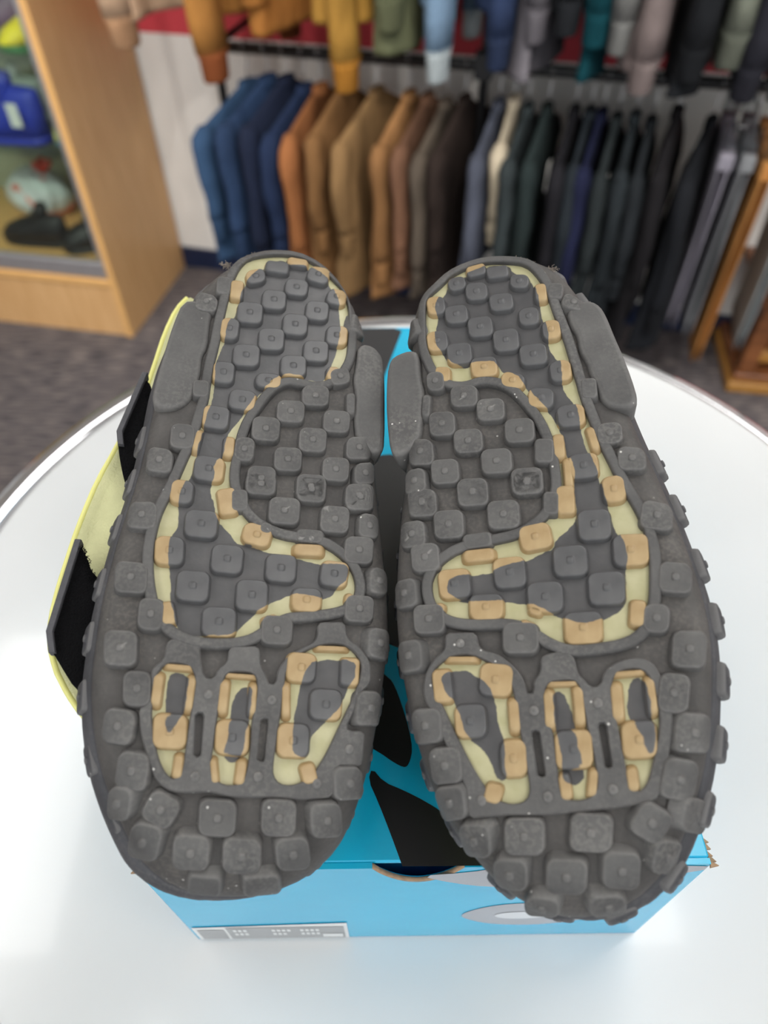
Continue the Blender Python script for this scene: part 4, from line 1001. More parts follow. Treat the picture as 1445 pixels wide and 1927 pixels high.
        for sc_, h in ((1.12, -2.5), (1.04, 1.6), (0.95, 2.9), (0.84, 3.2), (0.3, 3.2), (0.27, 3.9), (0.12, 4.1)):
            src = q if sc_ > 0.5 else np.c_[np.cos(np.linspace(0, 2 * math.pi, len(q), endpoint=False) + math.atan2(q[0, 1], q[0, 0])), np.sin(np.linspace(0, 2 * math.pi, len(q), endpoint=False) + math.atan2(q[0, 1], q[0, 0]))] * 5
            rg.append([cen + a * sc_ * tg + b_ * sc_ * dn + h * nrm_ for a, b_ in src])
        vv = [p for R in rg for p in R]
        mb = MB().rings(rg, False, True)
        mesh_obj('side_lug', np.array(mb.v) * MMS, [f[::-1] for f in mb.f], M['side'], side, True, True)

    # --- upper, resting on the box lid
    low = resample(outl, 6.0)
    ln = normals(low)
    zl = spine(low[:, 1]) - edge_r(low[:, 1])
    dl = 25 - 9 * np.clip((60 - low[:, 1]) / 60, 0, 1)
    cx = np.interp(low[:, 1], [0, 60, 150, 270], [D['cx'][0], D['cx'][1], D['cx'][2], D['cx'][3]])
    cyy = np.clip(low[:, 1], 26, 238)
    rings = []
    for t in (0.0, 0.15, 0.35, 0.6, 0.8, 0.93, 1.0):
        k = 1 - 0.10 * t - 0.38 * t ** 4
        bx = cx + (low[:, 0] - ln[:, 0] * 1.0 - cx) * k
        by = cyy + (low[:, 1] - ln[:, 1] * 1.0 - cyy) * k
        z0 = zl - dl + 4
        # depth at which this column meets the lid
        P0 = O[2] + MMS * (F[2, 0] * bx + F[2, 1] * by)
        zb = (BZ1 + 0.0012 - P0) / F[2, 2] / MMS
        zb = np.minimum(zb, z0 - 3)
        rings.append([tuple(v) for v in np.c_[bx, by, z0 + (zb - z0) * (1 - (1 - t) ** 1.3)] * MMS])
    MB().rings(rings, False, True).build('upper', M['fleece'], shoe, True)

    if left:
        # --- splayed side flap and the two hook-tape straps
        fo = np.array(D['flap'])
        n_ = len(fo)
        inner = fo.copy(); inner[:, 0] = fo[:, 0] + np.linspace(26, 40, n_)
        zf = D['flapz']
        rows = []
        for t, dz in ((0.0, -3.0), (0.0, 0.0), (0.06, 1.2), (0.14, 0.2), (0.2, 0.0), (0.5, 4.0), (1.0, 14.0)):
            rows.append([tuple(np.array([*(fo[i] * (1 - t) + inner[i] * t), zf + dz]) * MMS) for i in range(n_)])
        rows.append([tuple(np.array([*(inner[i]), zf + 9.0]) * MMS) for i in range(n_)])
        rows.append([tuple(np.array([*(fo[i] * 0.8 + inner[i] * 0.2), zf - 5.0]) * MMS) for i in range(n_)])
        rows.append(rows[0])
        MB().rings(rows, closed=False).build('side_flap', M['fleece'], shoe, True)
        MB().tube([np.array([*p, zf + 0.3]) * MMS for p in fo], 0.0011, 8).build('flap_piping', M['piping'], shoe, True)
        for st in D['straps']:
            p = resample(ccw(smooth_poly(st['face'], 1)), 2.0)
            V, Fc = fill(p, step=2.5)
            def zz(x, y):
                return st['z'] + st['slope'] * (x - st['x0'])
            mb = MB()
            mb.add(np.c_[V, zz(V[:, 0], V[:, 1])] * MMS, Fc)
            mb.rings([[tuple(v) for v in np.c_[p, zz(p[:, 0], p[:, 1]) - d] * MMS] for d in (3.0, 0.0)])
            so = mb.build('strap', M['velcro'], shoe, False)
            e = np.array(st['edge'])
            es = np.array([e[0] * (1 - t) + e[1] * t for t in np.linspace(0, 1, 8)] + [e[1] * (1 - t) + e[2] * t for t in np.linspace(0.15, 1, 4)])
            dirn = np.array([1.0, 0.0])
            rg = []
            for i, p2 in enumerate(es):
                zt = zz(p2[0], p2[1])
                wdt = 2.2
                rg.append([tuple(np.array(v) * MMS) for v in ((p2[0], p2[1], zt - 3.2), (p2[0], p2[1], zt + 1.8), (p2[0] + 0.6, p2[1], zt + 2.3), (p2[0] + wdt, p2[1], zt + 2.3), (p2[0] + wdt + 0.3, p2[1], zt + 1.6), (p2[0] + wdt + 0.3, p2[1], zt - 3.2))])
            MB().rings(rg, True, True).build('strap_binding', M['strap'], so, False)
            # frayed loops along the inner border of the tape
            fb = MB()
            a, c_ = np.array(st['fray'][0]), np.array(st['fray'][1])
            for i in range(46):
                t = random.random()
                q = a * (1 - t) + c_ * t + rng.normal(0, 0.5, 2)
                zq = zz(q[0], q[1]) + 0.2
                h = random.uniform(0.8, 2.2); ax = random.uniform(0, 6.28)
                pts = [np.array([q[0] + h * 0.7 * math.cos(ax) * math.sin(u), q[1] + h * 0.7 * math.sin(ax) * math.sin(u), zq + h * (1 - math.cos(u)) * 0.6]) * MMS for u in np.linspace(0, 4.2, 6)]
                fb.tube(pts, 0.00012, 4)
            fo_ = fb.build('tape_fuzz', M['velcro'], so, True)
            fo_['kind'] = 'stuff'
    # --- lint caught on the heel edge
    fb = MB()
    for hx, hy, spread, cnt in D['lint']:
        for i in range(cnt):
            x, y = hx + rng.normal(0, spread), hy + rng.normal(0, spread * 0.5)
            zq = float(S(np.array([x]), np.array([y]))[0]) if True else 0
            zq = max(zq, -9)
            a = rng.normal(0, 1, 3); a /= np.linalg.norm(a)
            ln_ = rng.uniform(0.6, 1.9)
            pts = [np.array([x, y, zq]) + a * ln_ * t + rng.normal(0, 0.25, 3) for t in (0, 0.35, 0.7, 1.0)]
            fb.tube([p * MMS for p in pts], 0.00009, 4)
    o = fb.build('heel_lint', M['lint'], sole, True)
    o['kind'] = 'stuff'
    return shoe

make_shoe(SHOE_A, 'upturned dark grey sneaker with straps and pale yellow flap sticking out beside it', True)
make_shoe(SHOE_B, 'upturned dark grey sneaker with no strap showing, toe overhanging the printed grey ring', False)

# ------------------------------------------------------------------ clothes rack against the back wall
RAIL_OFF = 0.33
M['black_metal'] = plain('black_metal', (22, 22, 24), 0.4, 0.1)
m = bpy.data.materials.new('clear_plastic'); m.use_nodes = True
nt = m.node_tree
nt.nodes.remove(nt.nodes['Principled BSDF'])
tr = nd(nt, 'ShaderNodeBsdfTransparent'); tr.inputs[0].default_value = (0.72, 0.74, 0.75, 1)
gl = nd(nt, 'ShaderNodeBsdfGlossy'); gl.inputs['Roughness'].default_value = 0.1
ms = nd(nt, 'ShaderNodeMixShader')
ms.inputs[0].default_value = 0.07; nt.links.new(tr.outputs[0], ms.inputs[1]); nt.links.new(gl.outputs[0], ms.inputs[2])
nt.links.new(ms.outputs[0], nt.nodes['Material Output'].inputs[0])
M['clear'] = m
M['wire'] = plain('steel_wire', (190, 190, 192), 0.25, 0.03, metal=0.9)
M['tag'] = plain('white_card_tag', (232, 230, 226), 0.7, 0.02)

def wall_pt(u, off, z):
    return W0 + WE * u + WN * off + np.array([0, 0, z])

rack = empty('clothes_rack', 'black metal double rail clothes rack along the back wall', 'clothes rack', WALL_M)
for z in (0.87, 1.72):
    MB().tube([(-0.37, -RAIL_OFF, z), (1.48, -RAIL_OFF, z)], 0.014, 12).build('rail', M['black_metal'], rack, True)
for u in (-0.352, 0.378, 1.46):
    MB().tube([(u, -RAIL_OFF + 0.02, 0.0), (u, -RAIL_OFF + 0.02, 1.95)], 0.0125, 10).build('upright', M['black_metal'], rack, True)
    MB().tube([(u, -RAIL_OFF + 0.02, 0.865), (u, -0.002, 0.865)], 0.009, 8).build('wall_bracket', M['black_metal'], rack, True)
    MB().box(u - 0.022, u + 0.022, -RAIL_OFF - 0.016, -RAIL_OFF + 0.036, 0.842, 0.898).build('joint', M['black_metal'], rack)

def fabric(name, rgb, denim=False, knit=False):
    m, nt, b = base_mat(name, 0.9, 0.2)
    c = lin(*rgb)
    lo = tuple(x * 0.5 for x in c[:3]) + (1,)
    hi = tuple(min(1, x * 1.02) for x in c[:3]) + (1,)
    n_ = noise(nt, 7, 5, stretch=(1.0, 1.0, 0.35), rand=True)
    col = ramp(nt, n_, [(0.3, lo), (0.7, hi)])
    if denim:
        tw = ramp(nt, noise(nt, 420, 2), [(0.4, lo), (0.65, tuple(min(1, x * 1.7 + 0.01) for x in c[:3]) + (1,))])
        col = mix(nt, 0.35, col, tw)
    nt.links.new(col, b.inputs['Base Color'])
    bump(nt, b, noise(nt, 18, 4, stretch=(1, 1, 0.4), rand=True), 0.7, 0.02)
    return m

def hanger(u, yaw, z_rail, z_top, half, drop, label, group, mat):
    ang = math.radians(-105.03 + yaw)
    p = wall_pt(u, RAIL_OFF, z_top)
    t = empty('coat_hanger', label, 'hanger', Matrix.Translation(Vector(p)) @ Matrix.Rotation(ang, 4, 'Z'), group)
    hz = z_rail - z_top
    r = 0.0165
    pts = [(0, 0, 0.0), (0, 0, max(0.012, hz - 0.05)), (-0.006, 0, hz - 0.028)]
    c, s = math.cos(-ang + WALL_ANG), math.sin(-ang + WALL_ANG)
    for k in range(9):
        a = math.radians(-130 - 28 * k + 360)
        # loop round the rail, in the plane across it
        q = (r * math.cos(a), r * math.sin(a))
        pts.append((q[0] * math.cos(math.radians(yaw)), -q[0] * math.sin(math.radians(yaw)), hz + q[1]))
    MB().tube(pts, 0.0018, 6).build('hook', M['wire'], t, True)
    MB().tube([(-half * 0.75, 0, -drop * 0.86), (-half * 0.4, 0, -drop * 0.52), (-0.012, 0, -0.018), (0.012, 0, -0.018), (half * 0.4, 0, -drop * 0.52), (half * 0.75, 0, -drop * 0.86)], 0.0055, 8).build('shoulder_bar', mat, t, True)
    return t

def garment(name, label, cat, u, yaw, z_top, half, drop, length, thick, mat, group=None, sleeve=0.42, sl_r=0.048, cuff=None, tag_at=None, collar=True, back_sleeve=True, lean=0.0, seed=0):
    r_ = np.random.default_rng(seed + int((u + 2) * 1000))
    ang = math.radians(-105.03 + yaw)
    p = wall_pt(u, RAIL_OFF, z_top - length)
    t = empty(name, label, cat, Matrix.Translation(Vector(p)) @ Matrix.Rotation(ang, 4, 'Z'), group)
    N = 36
    ph = r_.uniform(0, 6.28, 4)
    rings = []
    zs = [0.0, 0.006, 0.02, 0.045, 0.07, drop, drop + 0.03, drop + 0.08] + list(np.linspace(drop + 0.14, length - 0.012, 7)) + [length]
    for z in zs:
        if z < drop:
            w = 0.028 + (half - 0.028) * (z / drop)
            th = 0.010 + (thick * 0.7 - 0.010) * (z / drop)
        else:
            k = (z - drop) / (length - drop)
            w = half * (1 - 0.05 * math.sin(k * 3.1)) * (1 + 0.04 * r_.normal() * 0.5)
            th = thick * (0.75 + 0.3 * k)
        ring = []
        for a in np.linspace(0, 2 * math.pi, N, endpoint=False):
            ca, sa = math.cos(a), math.sin(a)
            x = w * math.copysign(abs(ca) ** 0.6, ca)
            y = th * math.copysign(abs(sa) ** 0.8, sa)
            k = max(0, (z - 0.02) / length)
            f = 0.42 * th * (math.sin(26 * x + ph[0] + 2.5 * k) + 0.6 * math.sin(47 * x + ph[1] - 3 * k)) * min(1, 2 * k)
            y += f + lean * k
            x += 0.008 * math.sin(9 * z + ph[2]) * k
            ring.append((x, y, length - z))
        rings.append(ring)
    MB().rings(rings[::-1], True, True).build('body', mat, t, True)
    if collar:
        rg = []
        for dz, s_ in ((0.0, 1.0), (-0.022, 0.92), (-0.024, 0.8), (0.002, 0.85)):
            rg.append([(0.034 * s_ * math.cos(a), 0.016 * s_ * math.sin(a), length - dz - 0.012) for a in np.linspace(0, 2 * math.pi, 14, endpoint=False)])
        MB().rings(rg).build('collar', mat, t, True)
    if sleeve:
        for sgn in ((1, -1) if back_sleeve else (1,)):
            rg = []
            side = r_.choice([-1, 1]) if sgn < 0 else 1
            n_s = 11
            for i in range(n_s):
                k = i / (n_s - 1)
                cx_ = sgn * (half - 0.030 + 0.02 * math.sin(k * 2.4) + 0.006 * math.sin(7 * k + ph[3]))
                cy_ = side * thick * (0.15 + 0.55 * min(1, 2 * k)) + lean * k
                cz_ = length - drop * 0.82 - sleeve * k
                rx = sl_r * (1.05 - 0.28 * k) * (1 + 0.07 * math.sin(13 * k + ph[1]))
                ry = sl_r * (0.62 - 0.12 * k) * (1 + 0.1 * math.sin(17 * k + ph[2]))
                if i == 0: rx *= 0.6; ry *= 0.6
                rg.append([(cx_ + rx * math.cos(a), cy_ + ry * math.sin(a), cz_) for a in np.linspace(0, 2 * math.pi, 14, endpoint=False)])
            sl = MB().rings(rg[::-1], True, True).build('sleeve', mat, t, True)
            cr = []
            b0 = np.mean(rg[-1], 0)
            for s_, dz in ((1.02, 0.004), (0.86, -0.012), (0.8, -0.06), (0.72, -0.064)):
                cr.append([tuple(b0 + (np.array(q) - b0) * np.array([s_, s_, 1]) + np.array([0, 0, dz])) for q in rg[-1]])
            MB().rings(cr[::-1], True, True).build('cuff', cuff or mat, sl, True)
    if tag_at:
        zt = length - tag_at
        MB().box(half * 0.45, half * 0.45 + 0.03, -thick - 0.012, -thick - 0.010, zt - 0.07, zt).build('price_tag', M['tag'], t)
    return t

D_ = lambda *c: fabric('denim_%d_%d_%d' % c, c, denim=True)
K_ = lambda *c: fabric('cloth_%d_%d_%d' % c, c)
LOW = [  # label, category, u, yaw, top, half, length, thick, sleeve, material, tag
 ('faded blue denim jacket beside the bare white wall, first on the lower rail', 'jacket', -0.262, -36, 0.785, 0.185, 0.53, 0.030, 0.40, D_(54, 80, 112), None),
 ('mid blue denim jacket behind the faded blue one on the lower rail', 'jacket', -0.205, -30, 0.80, 0.185, 0.55, 0.028, 0.42, D_(44, 64, 96), None),
 ('dark navy denim jacket between two blue denim jackets on the lower rail', 'jacket', -0.152, -26, 0.802, 0.18, 0.56, 0.030, 0.43, D_(28, 36, 58), None),
 ('indigo denim jacket beside the rust brown canvas jacket', 'jacket', -0.10, -24, 0.785, 0.18, 0.56, 0.032, 0.43, D_(34, 48, 78), None),
 ('rust brown canvas work jacket beside the indigo denim', 'jacket', -0.055, -20, 0.788, 0.175, 0.54, 0.030, 0.43, K_(158, 102, 62), None),
 ('dull brown canvas jacket between rust and khaki jackets', 'jacket', 0.010, -19, 0.794, 0.18, 0.57, 0.028, 0.40, K_(140, 102, 64), None),
 ('khaki tan canvas jacket with a wide flat shoulder panel', 'jacket', 0.100, -21, 0.79, 0.20, 0.58, 0.026, 0.34, K_(146, 114, 76), None),
 ('light brown canvas jacket with a rolled cuff on the lower rail', 'jacket', 0.188, -17, 0.788, 0.18, 0.58, 0.028, 0.40, K_(160, 116, 74), None),
 ('reddish brown jacket squeezed beside the light brown canvas one', 'jacket', 0.238, -16, 0.786, 0.175, 0.54, 0.022, 0.42, K_(122, 88, 68), None),
 ('taupe grey jacket beside the dark brown one', 'jacket', 0.287, -14, 0.777, 0.18, 0.55, 0.024, 0.42, K_(92, 82, 72), None),
 ('very dark brown jacket against the black upright of the rack', 'jacket', 0.336, -14, 0.788, 0.19, 0.55, 0.024, 0.42, K_(48, 38, 34), None),
 ('slate grey jacket next to the black upright', 'jacket', 0.424, -10, 0.785, 0.185, 0.46, 0.026, 0.44, K_(84, 88, 102), None),
 ('cream lined narrow jacket beside the slate grey one', 'jacket', 0.462, -8, 0.796, 0.13, 0.36, 0.012, 0.24, K_(206, 192, 168), None),
 ('grey green jacket behind the cream lined one', 'jacket', 0.498, -8, 0.78, 0.18, 0.50, 0.026, 0.42, K_(62, 70, 72), None),
 ('dark bottle green jacket on the lower rail', 'jacket', 0.548, -8, 0.784, 0.18, 0.52, 0.026, 0.42, K_(40, 50, 50), None),
 ('black jacket carrying a long white tag on the lower rail', 'jacket', 0.616, -6, 0.783, 0.18, 0.53, 0.028, 0.42, K_(33, 32, 37), 0.09),
 ('charcoal jacket between the tagged black one and the navy one', 'jacket', 0.654, -6, 0.783, 0.18, 0.55, 0.020, 0.42, K_(38, 44, 50), None),
 ('navy jacket among the black ones on the lower rail', 'jacket', 0.684, -8, 0.782, 0.18, 0.52, 0.020, 0.40, K_(30, 34, 62), None),
 ('dark grey jacket beside the navy one on the lower rail', 'jacket', 0.722, -6, 0.773, 0.18, 0.50, 0.022, 0.40, K_(46, 52, 54), None),
 ('dark green grey jacket with a small white tag', 'jacket', 0.765, -5, 0.782, 0.18, 0.52, 0.026, 0.42, K_(42, 48, 52), 0.11),
 ('ash black jacket behind the small white tag', 'jacket', 0.806, -5, 0.773, 0.18, 0.55, 0.024, 0.42, K_(38, 42, 46), None),
 ('broad shouldered black coat near the end of the dark row', 'coat', 0.861, -8, 0.802, 0.19, 0.60, 0.032, 0.44, K_(29, 27, 30), None),
 ('long black coat last in the dark row, beside the clipped trousers', 'coat', 0.945, -14, 0.785, 0.20, 0.62, 0.034, 0.44, K_(26, 28, 33), None),
]
def pack(rows, iu, iy, it):
    rows = sorted(rows, key=lambda r: r[iu])
    out = []
    for k, r in enumerate(rows):
        gaps = [abs(rows[j][iu] - r[iu]) for j in (k - 1, k + 1) if 0 <= j < len(rows)]
        r = list(r)
        r[it] = min(r[it], 0.44 * min(gaps) * math.cos(math.radians(r[iy])))
        out.append(tuple(r))
    return out
LOW = pack(LOW, 2, 3, 7)
def short(lb):
    if 'carrying' in lb: return 'tagged black jacket'
    for w in (' beside', ' behind', ' between', ' on the', ' with', ' next', ' against', ' near', ' last', ' squeezed', ' among'):
        lb = lb.split(w)[0]
    return lb
for i, (lb, ct, u, yaw, zt, half, ln_, th, sl, mt, tg_) in enumerate(LOW):
    garment('hanging_' + ct, lb, ct, u, yaw, zt, half, 0.085, ln_ - 0.07, th, mt, 'clothes on the lower rail', sl * (0.62 + 0.16 * ((i * 7) % 5) / 4), sl_r=0.036, tag_at=tg_, seed=i)
    hanger(u, yaw, 0.87, zt + 0.006, half, 0.085, 'clear plastic hanger holding the ' + short(lb), 'hangers on the lower rail', M['clear'])

UP = [  # label, u, yaw, half, hem height, cuff height, thick, material, cuff
 ('beige top with a ribbed cuff beside the tall wooden case', -0.43, -30, 0.20, 0.96, 0.91, 0.040, K_(196, 164, 136), K_(206, 160, 122)),
 ('caramel work jacket with a rust knit cuff on the upper rail', -0.23, -18, 0.20, 0.97, 0.855, 0.040, K_(184, 128, 66), K_(140, 78, 44)),
 ('dark caramel jacket hanging beside the mustard one', -0.09, -22, 0.20, 0.95, 1.02, 0.042, K_(178, 118, 58), None),
 ('mustard work jacket with a long knit cuff on the upper rail', 0.085, -14, 0.20, 0.985, 0.855, 0.048, K_(194, 146, 68), K_(182, 124, 48)),
 ('olive green jacket beside the mustard one', 0.20, -14, 0.20, 0.93, 0.99, 0.046, K_(118, 122, 92), None),
 ('pale washed denim jacket with white turned cuffs', 0.305, -10, 0.19, 1.03, 0.89, 0.028, D_(120, 146, 172), D_(190, 200, 205)),
 ('dark blue denim jacket with a buttoned cuff on the upper rail', 0.432, -8, 0.19, 1.02, 0.925, 0.034, D_(46, 60, 92), D_(42, 54, 82)),
 ('lavender grey sweatshirt on the upper rail', 0.515, -10, 0.19, 0.90, 0.98, 0.050, K_(112, 108, 114), None),
 ('deep teal top low behind the black one on the upper rail', 0.645, -9, 0.18, 0.90, 0.98, 0.030, K_(14, 74, 84), None),
 ('black sweatshirt above the teal top', 0.585, -10, 0.20, 1.03, 1.00, 0.040, K_(34, 36, 40), None),
 ('heather grey knit with a pointed hem', 0.695, -8, 0.19, 1.02, 0.97, 0.028, K_(132, 132, 130), None),
 ('dusty rose grey top on the upper rail', 0.765, -12, 0.20, 0.93, 0.90, 0.044, K_(138, 124, 122), None),
 ('black jacket between the rose grey top and a sage one', 0.86, -12, 0.20, 0.89, 0.93, 0.046, K_(34, 36, 40), None),
 ('sage grey jacket between two black ones', 0.93, -10, 0.20, 0.95, 0.96, 0.034, K_(112, 116, 104), None),
 ('charcoal black coat sleeve hanging by the rail end', 0.985, -12, 0.20, 0.92, 0.90, 0.046, K_(40, 40, 48), None),
 ('soft black coat last on the upper rail in view', 1.085, -12, 0.20, 0.90, 0.94, 0.050, K_(36, 36, 40), None),
]
for i, (lb, u, yaw, half, hem, cuffz, th, mt, cf) in enumerate(pack(UP, 1, 2, 6)):
    zt = 1.655
    garment('hanging_jacket', lb, 'jacket', u, yaw, zt, half, 0.09, zt - hem, th, mt, 'clothes on the upper rail', (zt - 0.074) - (cuffz + 0.06), sl_r=0.062, cuff=cf, seed=50 + i)

# folded trousers clipped by the waist at the right end of the lower rail
def trousers(label, u, yaw, z_top, width, length, thick, mat, seed, rail=0.87):
    r_ = np.random.default_rng(seed)
    ang = math.radians(-105.03 + yaw)
    p = wall_pt(u, RAIL_OFF, z_top - length)
    t = empty('hanging_trousers', label, 'trousers', Matrix.Translation(Vector(p)) @ Matrix.Rotation(ang, 4, 'Z'), 'trousers clipped on the lower rail')
    for s_, nm in ((-1, 'leg'), (1, 'leg')):
        rings = []
        ph = r_.uniform(0, 6.28, 3)
        for z in np.linspace(0, length, 12):
            k = z / length
            w = width * (0.5 - 0.06 * k); th = thick * (0.5 + 0.12 * math.sin(6 * k + ph[0]))
            rings.append([(w * math.copysign(abs(math.cos(a)) ** 0.7, math.cos(a)) + 0.01 * math.sin(5 * k + ph[1]),
                           s_ * thick * 0.52 + th * math.sin(a) + 0.12 * thick * math.sin(30 * math.cos(a) * w + ph[2]), length - z) for a in np.linspace(0, 2 * math.pi, 22, endpoint=False)])
        MB().rings(rings[::-1], True, True).build(nm, mat, t, True)
    MB().box(-width * 0.5, width * 0.5, -thick * 1.02, thick * 1.02, length - 0.035, length + 0.002, 0.004).build('waistband', mat, t)
    h = empty('clip_hanger', 'clear clip hanger holding the ' + short(label), 'hanger', Matrix.Translation(Vector(wall_pt(u, RAIL_OFF, z_top))) @ Matrix.Rotation(ang, 4, 'Z'), 'clip hangers')
    MB().tube([(-width * 0.48, 0, 0.05), (width * 0.48, 0, 0.05)], 0.004, 8).build('bar', M['clear'], h, True)
    for x in (-width * 0.4, width * 0.4):
        MB().box(x - 0.010, x + 0.010, -thick - 0.005, thick + 0.005, 0.004, 0.06, 0.002).build('clip', M['clear'], h)
    hz = rail - z_top
    pts = [(0, 0, 0.05), (0, 0, hz - 0.03)] + [(0.0165 * math.cos(math.radians(230 - 28 * k)), 0, hz + 0.0165 * math.sin(math.radians(230 - 28 * k))) for k in range(9)]
    MB().tube(pts, 0.002, 6).build('hook', M['wire'], h, True)
trousers('lavender grey folded trousers beside the long black coat', 0.992, -4, 0.765, 0.30, 0.475, 0.017, K_(150, 146, 158), 1)
trousers('mid grey folded trousers between lavender and caramel pairs', 1.040, -4, 0.765, 0.30, 0.485, 0.016, K_(146, 148, 152), 2)
trousers('caramel orange folded trousers hanging lowest of the clipped pairs', 1.088, -4, 0.755, 0.32, 0.56, 0.017, K_(196, 138, 78), 3)
trousers('pale grey folded trousers beside the caramel pair', 1.185, -4, 0.755, 0.30, 0.50, 0.015, K_(176, 182, 184), 4)
trousers('taupe folded trousers behind the pale grey pair', 1.265, -4, 0.755, 0.32, 0.41, 0.018, K_(120, 98, 86), 5)

# ------------------------------------------------------------------ tall wooden display case with glass front
m, nt, b = base_mat('maple_laminate', 0.42, 0.4)
g = noise(nt, 10, 5, stretch=(7, 7, 0.7))
nt.links.new(ramp(nt, g, [(0.3, lin(206, 160, 108)), (0.7, lin(222, 178, 126))]), b.inputs['Base Color'])
M['maple'] = m
M['maple_edge'] = plain('maple_edge_band', (226, 176, 112), 0.4, 0.05, 20)
M['alu'] = plain('brushed_aluminium', (190, 188, 192), 0.35, 0.05, 60, metal=0.7)
M['back'] = plain('grey_green_backing', (170, 172, 152), 0.7, 0.05)
m = bpy.data.materials.new('clear_glass'); m.use_nodes = True
nt = m.node_tree
nt.nodes.remove(nt.nodes['Principled BSDF'])
tr = nd(nt, 'ShaderNodeBsdfTransparent'); tr.inputs[0].default_value = (0.90, 0.95, 0.92, 1)
gl = nd(nt, 'ShaderNodeBsdfGlossy'); gl.inputs['Roughness'].default_value = 0.02
ms = nd(nt, 'ShaderNodeMixShader')
ms.inputs[0].default_value = 0.07; nt.links.new(tr.outputs[0], ms.inputs[1]); nt.links.new(gl.outputs[0], ms.inputs[2])
nt.links.new(ms.outputs[0], nt.nodes['Material Output'].inputs[0])
M['glass'] = m
CU, CW, CD, CH = -0.755, 1.15, 0.497, 2.0      # right side, width, depth, height (along the wall)
case = empty('display_case', 'tall maple display case with aluminium framed glass front, full of shoes', 'display case', WALL_M @ Matrix.Translation((CU, -CD, 0)) @ Matrix.Rotation(math.radians(3), 4, 'Z') @ Matrix.Translation((-CU, CD, 0)))
x1, x0, yf, yb = CU, CU - CW, -CD, -0.014
MB().box(x1 - 0.02, x1, yf + 0.002, yb, 0.0, CH).build('side_panel', M['maple'], case)
MB().box(x1 - 0.022, x1, yf - 0.003, yf + 0.002, 0.0, CH).build('edge_band', M['maple_edge'], case)
MB().box(x0, x0 + 0.02, yf, yb, 0.0, CH).build('side_panel', M['maple'], case)
MB().box(x0 + 0.02, x1 - 0.022, yf + 0.004, yf + 0.022, 0.0, 0.19).build('kick_panel', M['maple'], case)
MB().box(x0 + 0.02, x1 - 0.022, yf - 0.004, yb, 0.1905, 0.215, 0.003).build('ledge', M['maple_edge'], case)
MB().box(x0 + 0.021, x1 - 0.021, yf + 0.035, yb - 0.0125, 0.2155, 0.262).build('deck', M['maple_edge'], case)
MB().box(x0 + 0.02, x1 - 0.02, yb - 0.012, yb, 0.2155, CH - 0.02).build('back_panel', M['back'], case)
MB().box(x0, x1, yf, yb, CH, CH + 0.02).build('top_panel', M['maple'], case)
MB().box(x0 + 0.022, x1 - 0.024, yf + 0.004, yf + 0.03, 0.2155, 0.272, 0.004).build('door_frame', M['alu'], case)
MB().box(x1 - 0.042, x1 - 0.024, yf + 0.004, yf + 0.03, 0.2725, CH - 0.02, 0.003).build('door_frame', M['alu'], case)
MB().box(x0 + 0.03, x1 - 0.043, yf + 0.012, yf + 0.017, 0.2725, CH - 0.02).build('glass_door', M['glass'], case)
for zz in (0.575, 0.825, 1.075, 1.325):
    sh = MB().box(x0 + 0.021, x1 - 0.021, yf + 0.07, yb - 0.014, zz, zz + 0.008).build('glass_shelf', M['glass'], case)
    for xx in (x1 - 0.09, x1 - 0.45, x1 - 0.8):
        MB().tube([(xx, yf + 0.075, zz - 0.008), (xx, yf + 0.10, zz - 0.008)], 0.0075, 10).build('shelf_pin', M['wire'], sh, True)

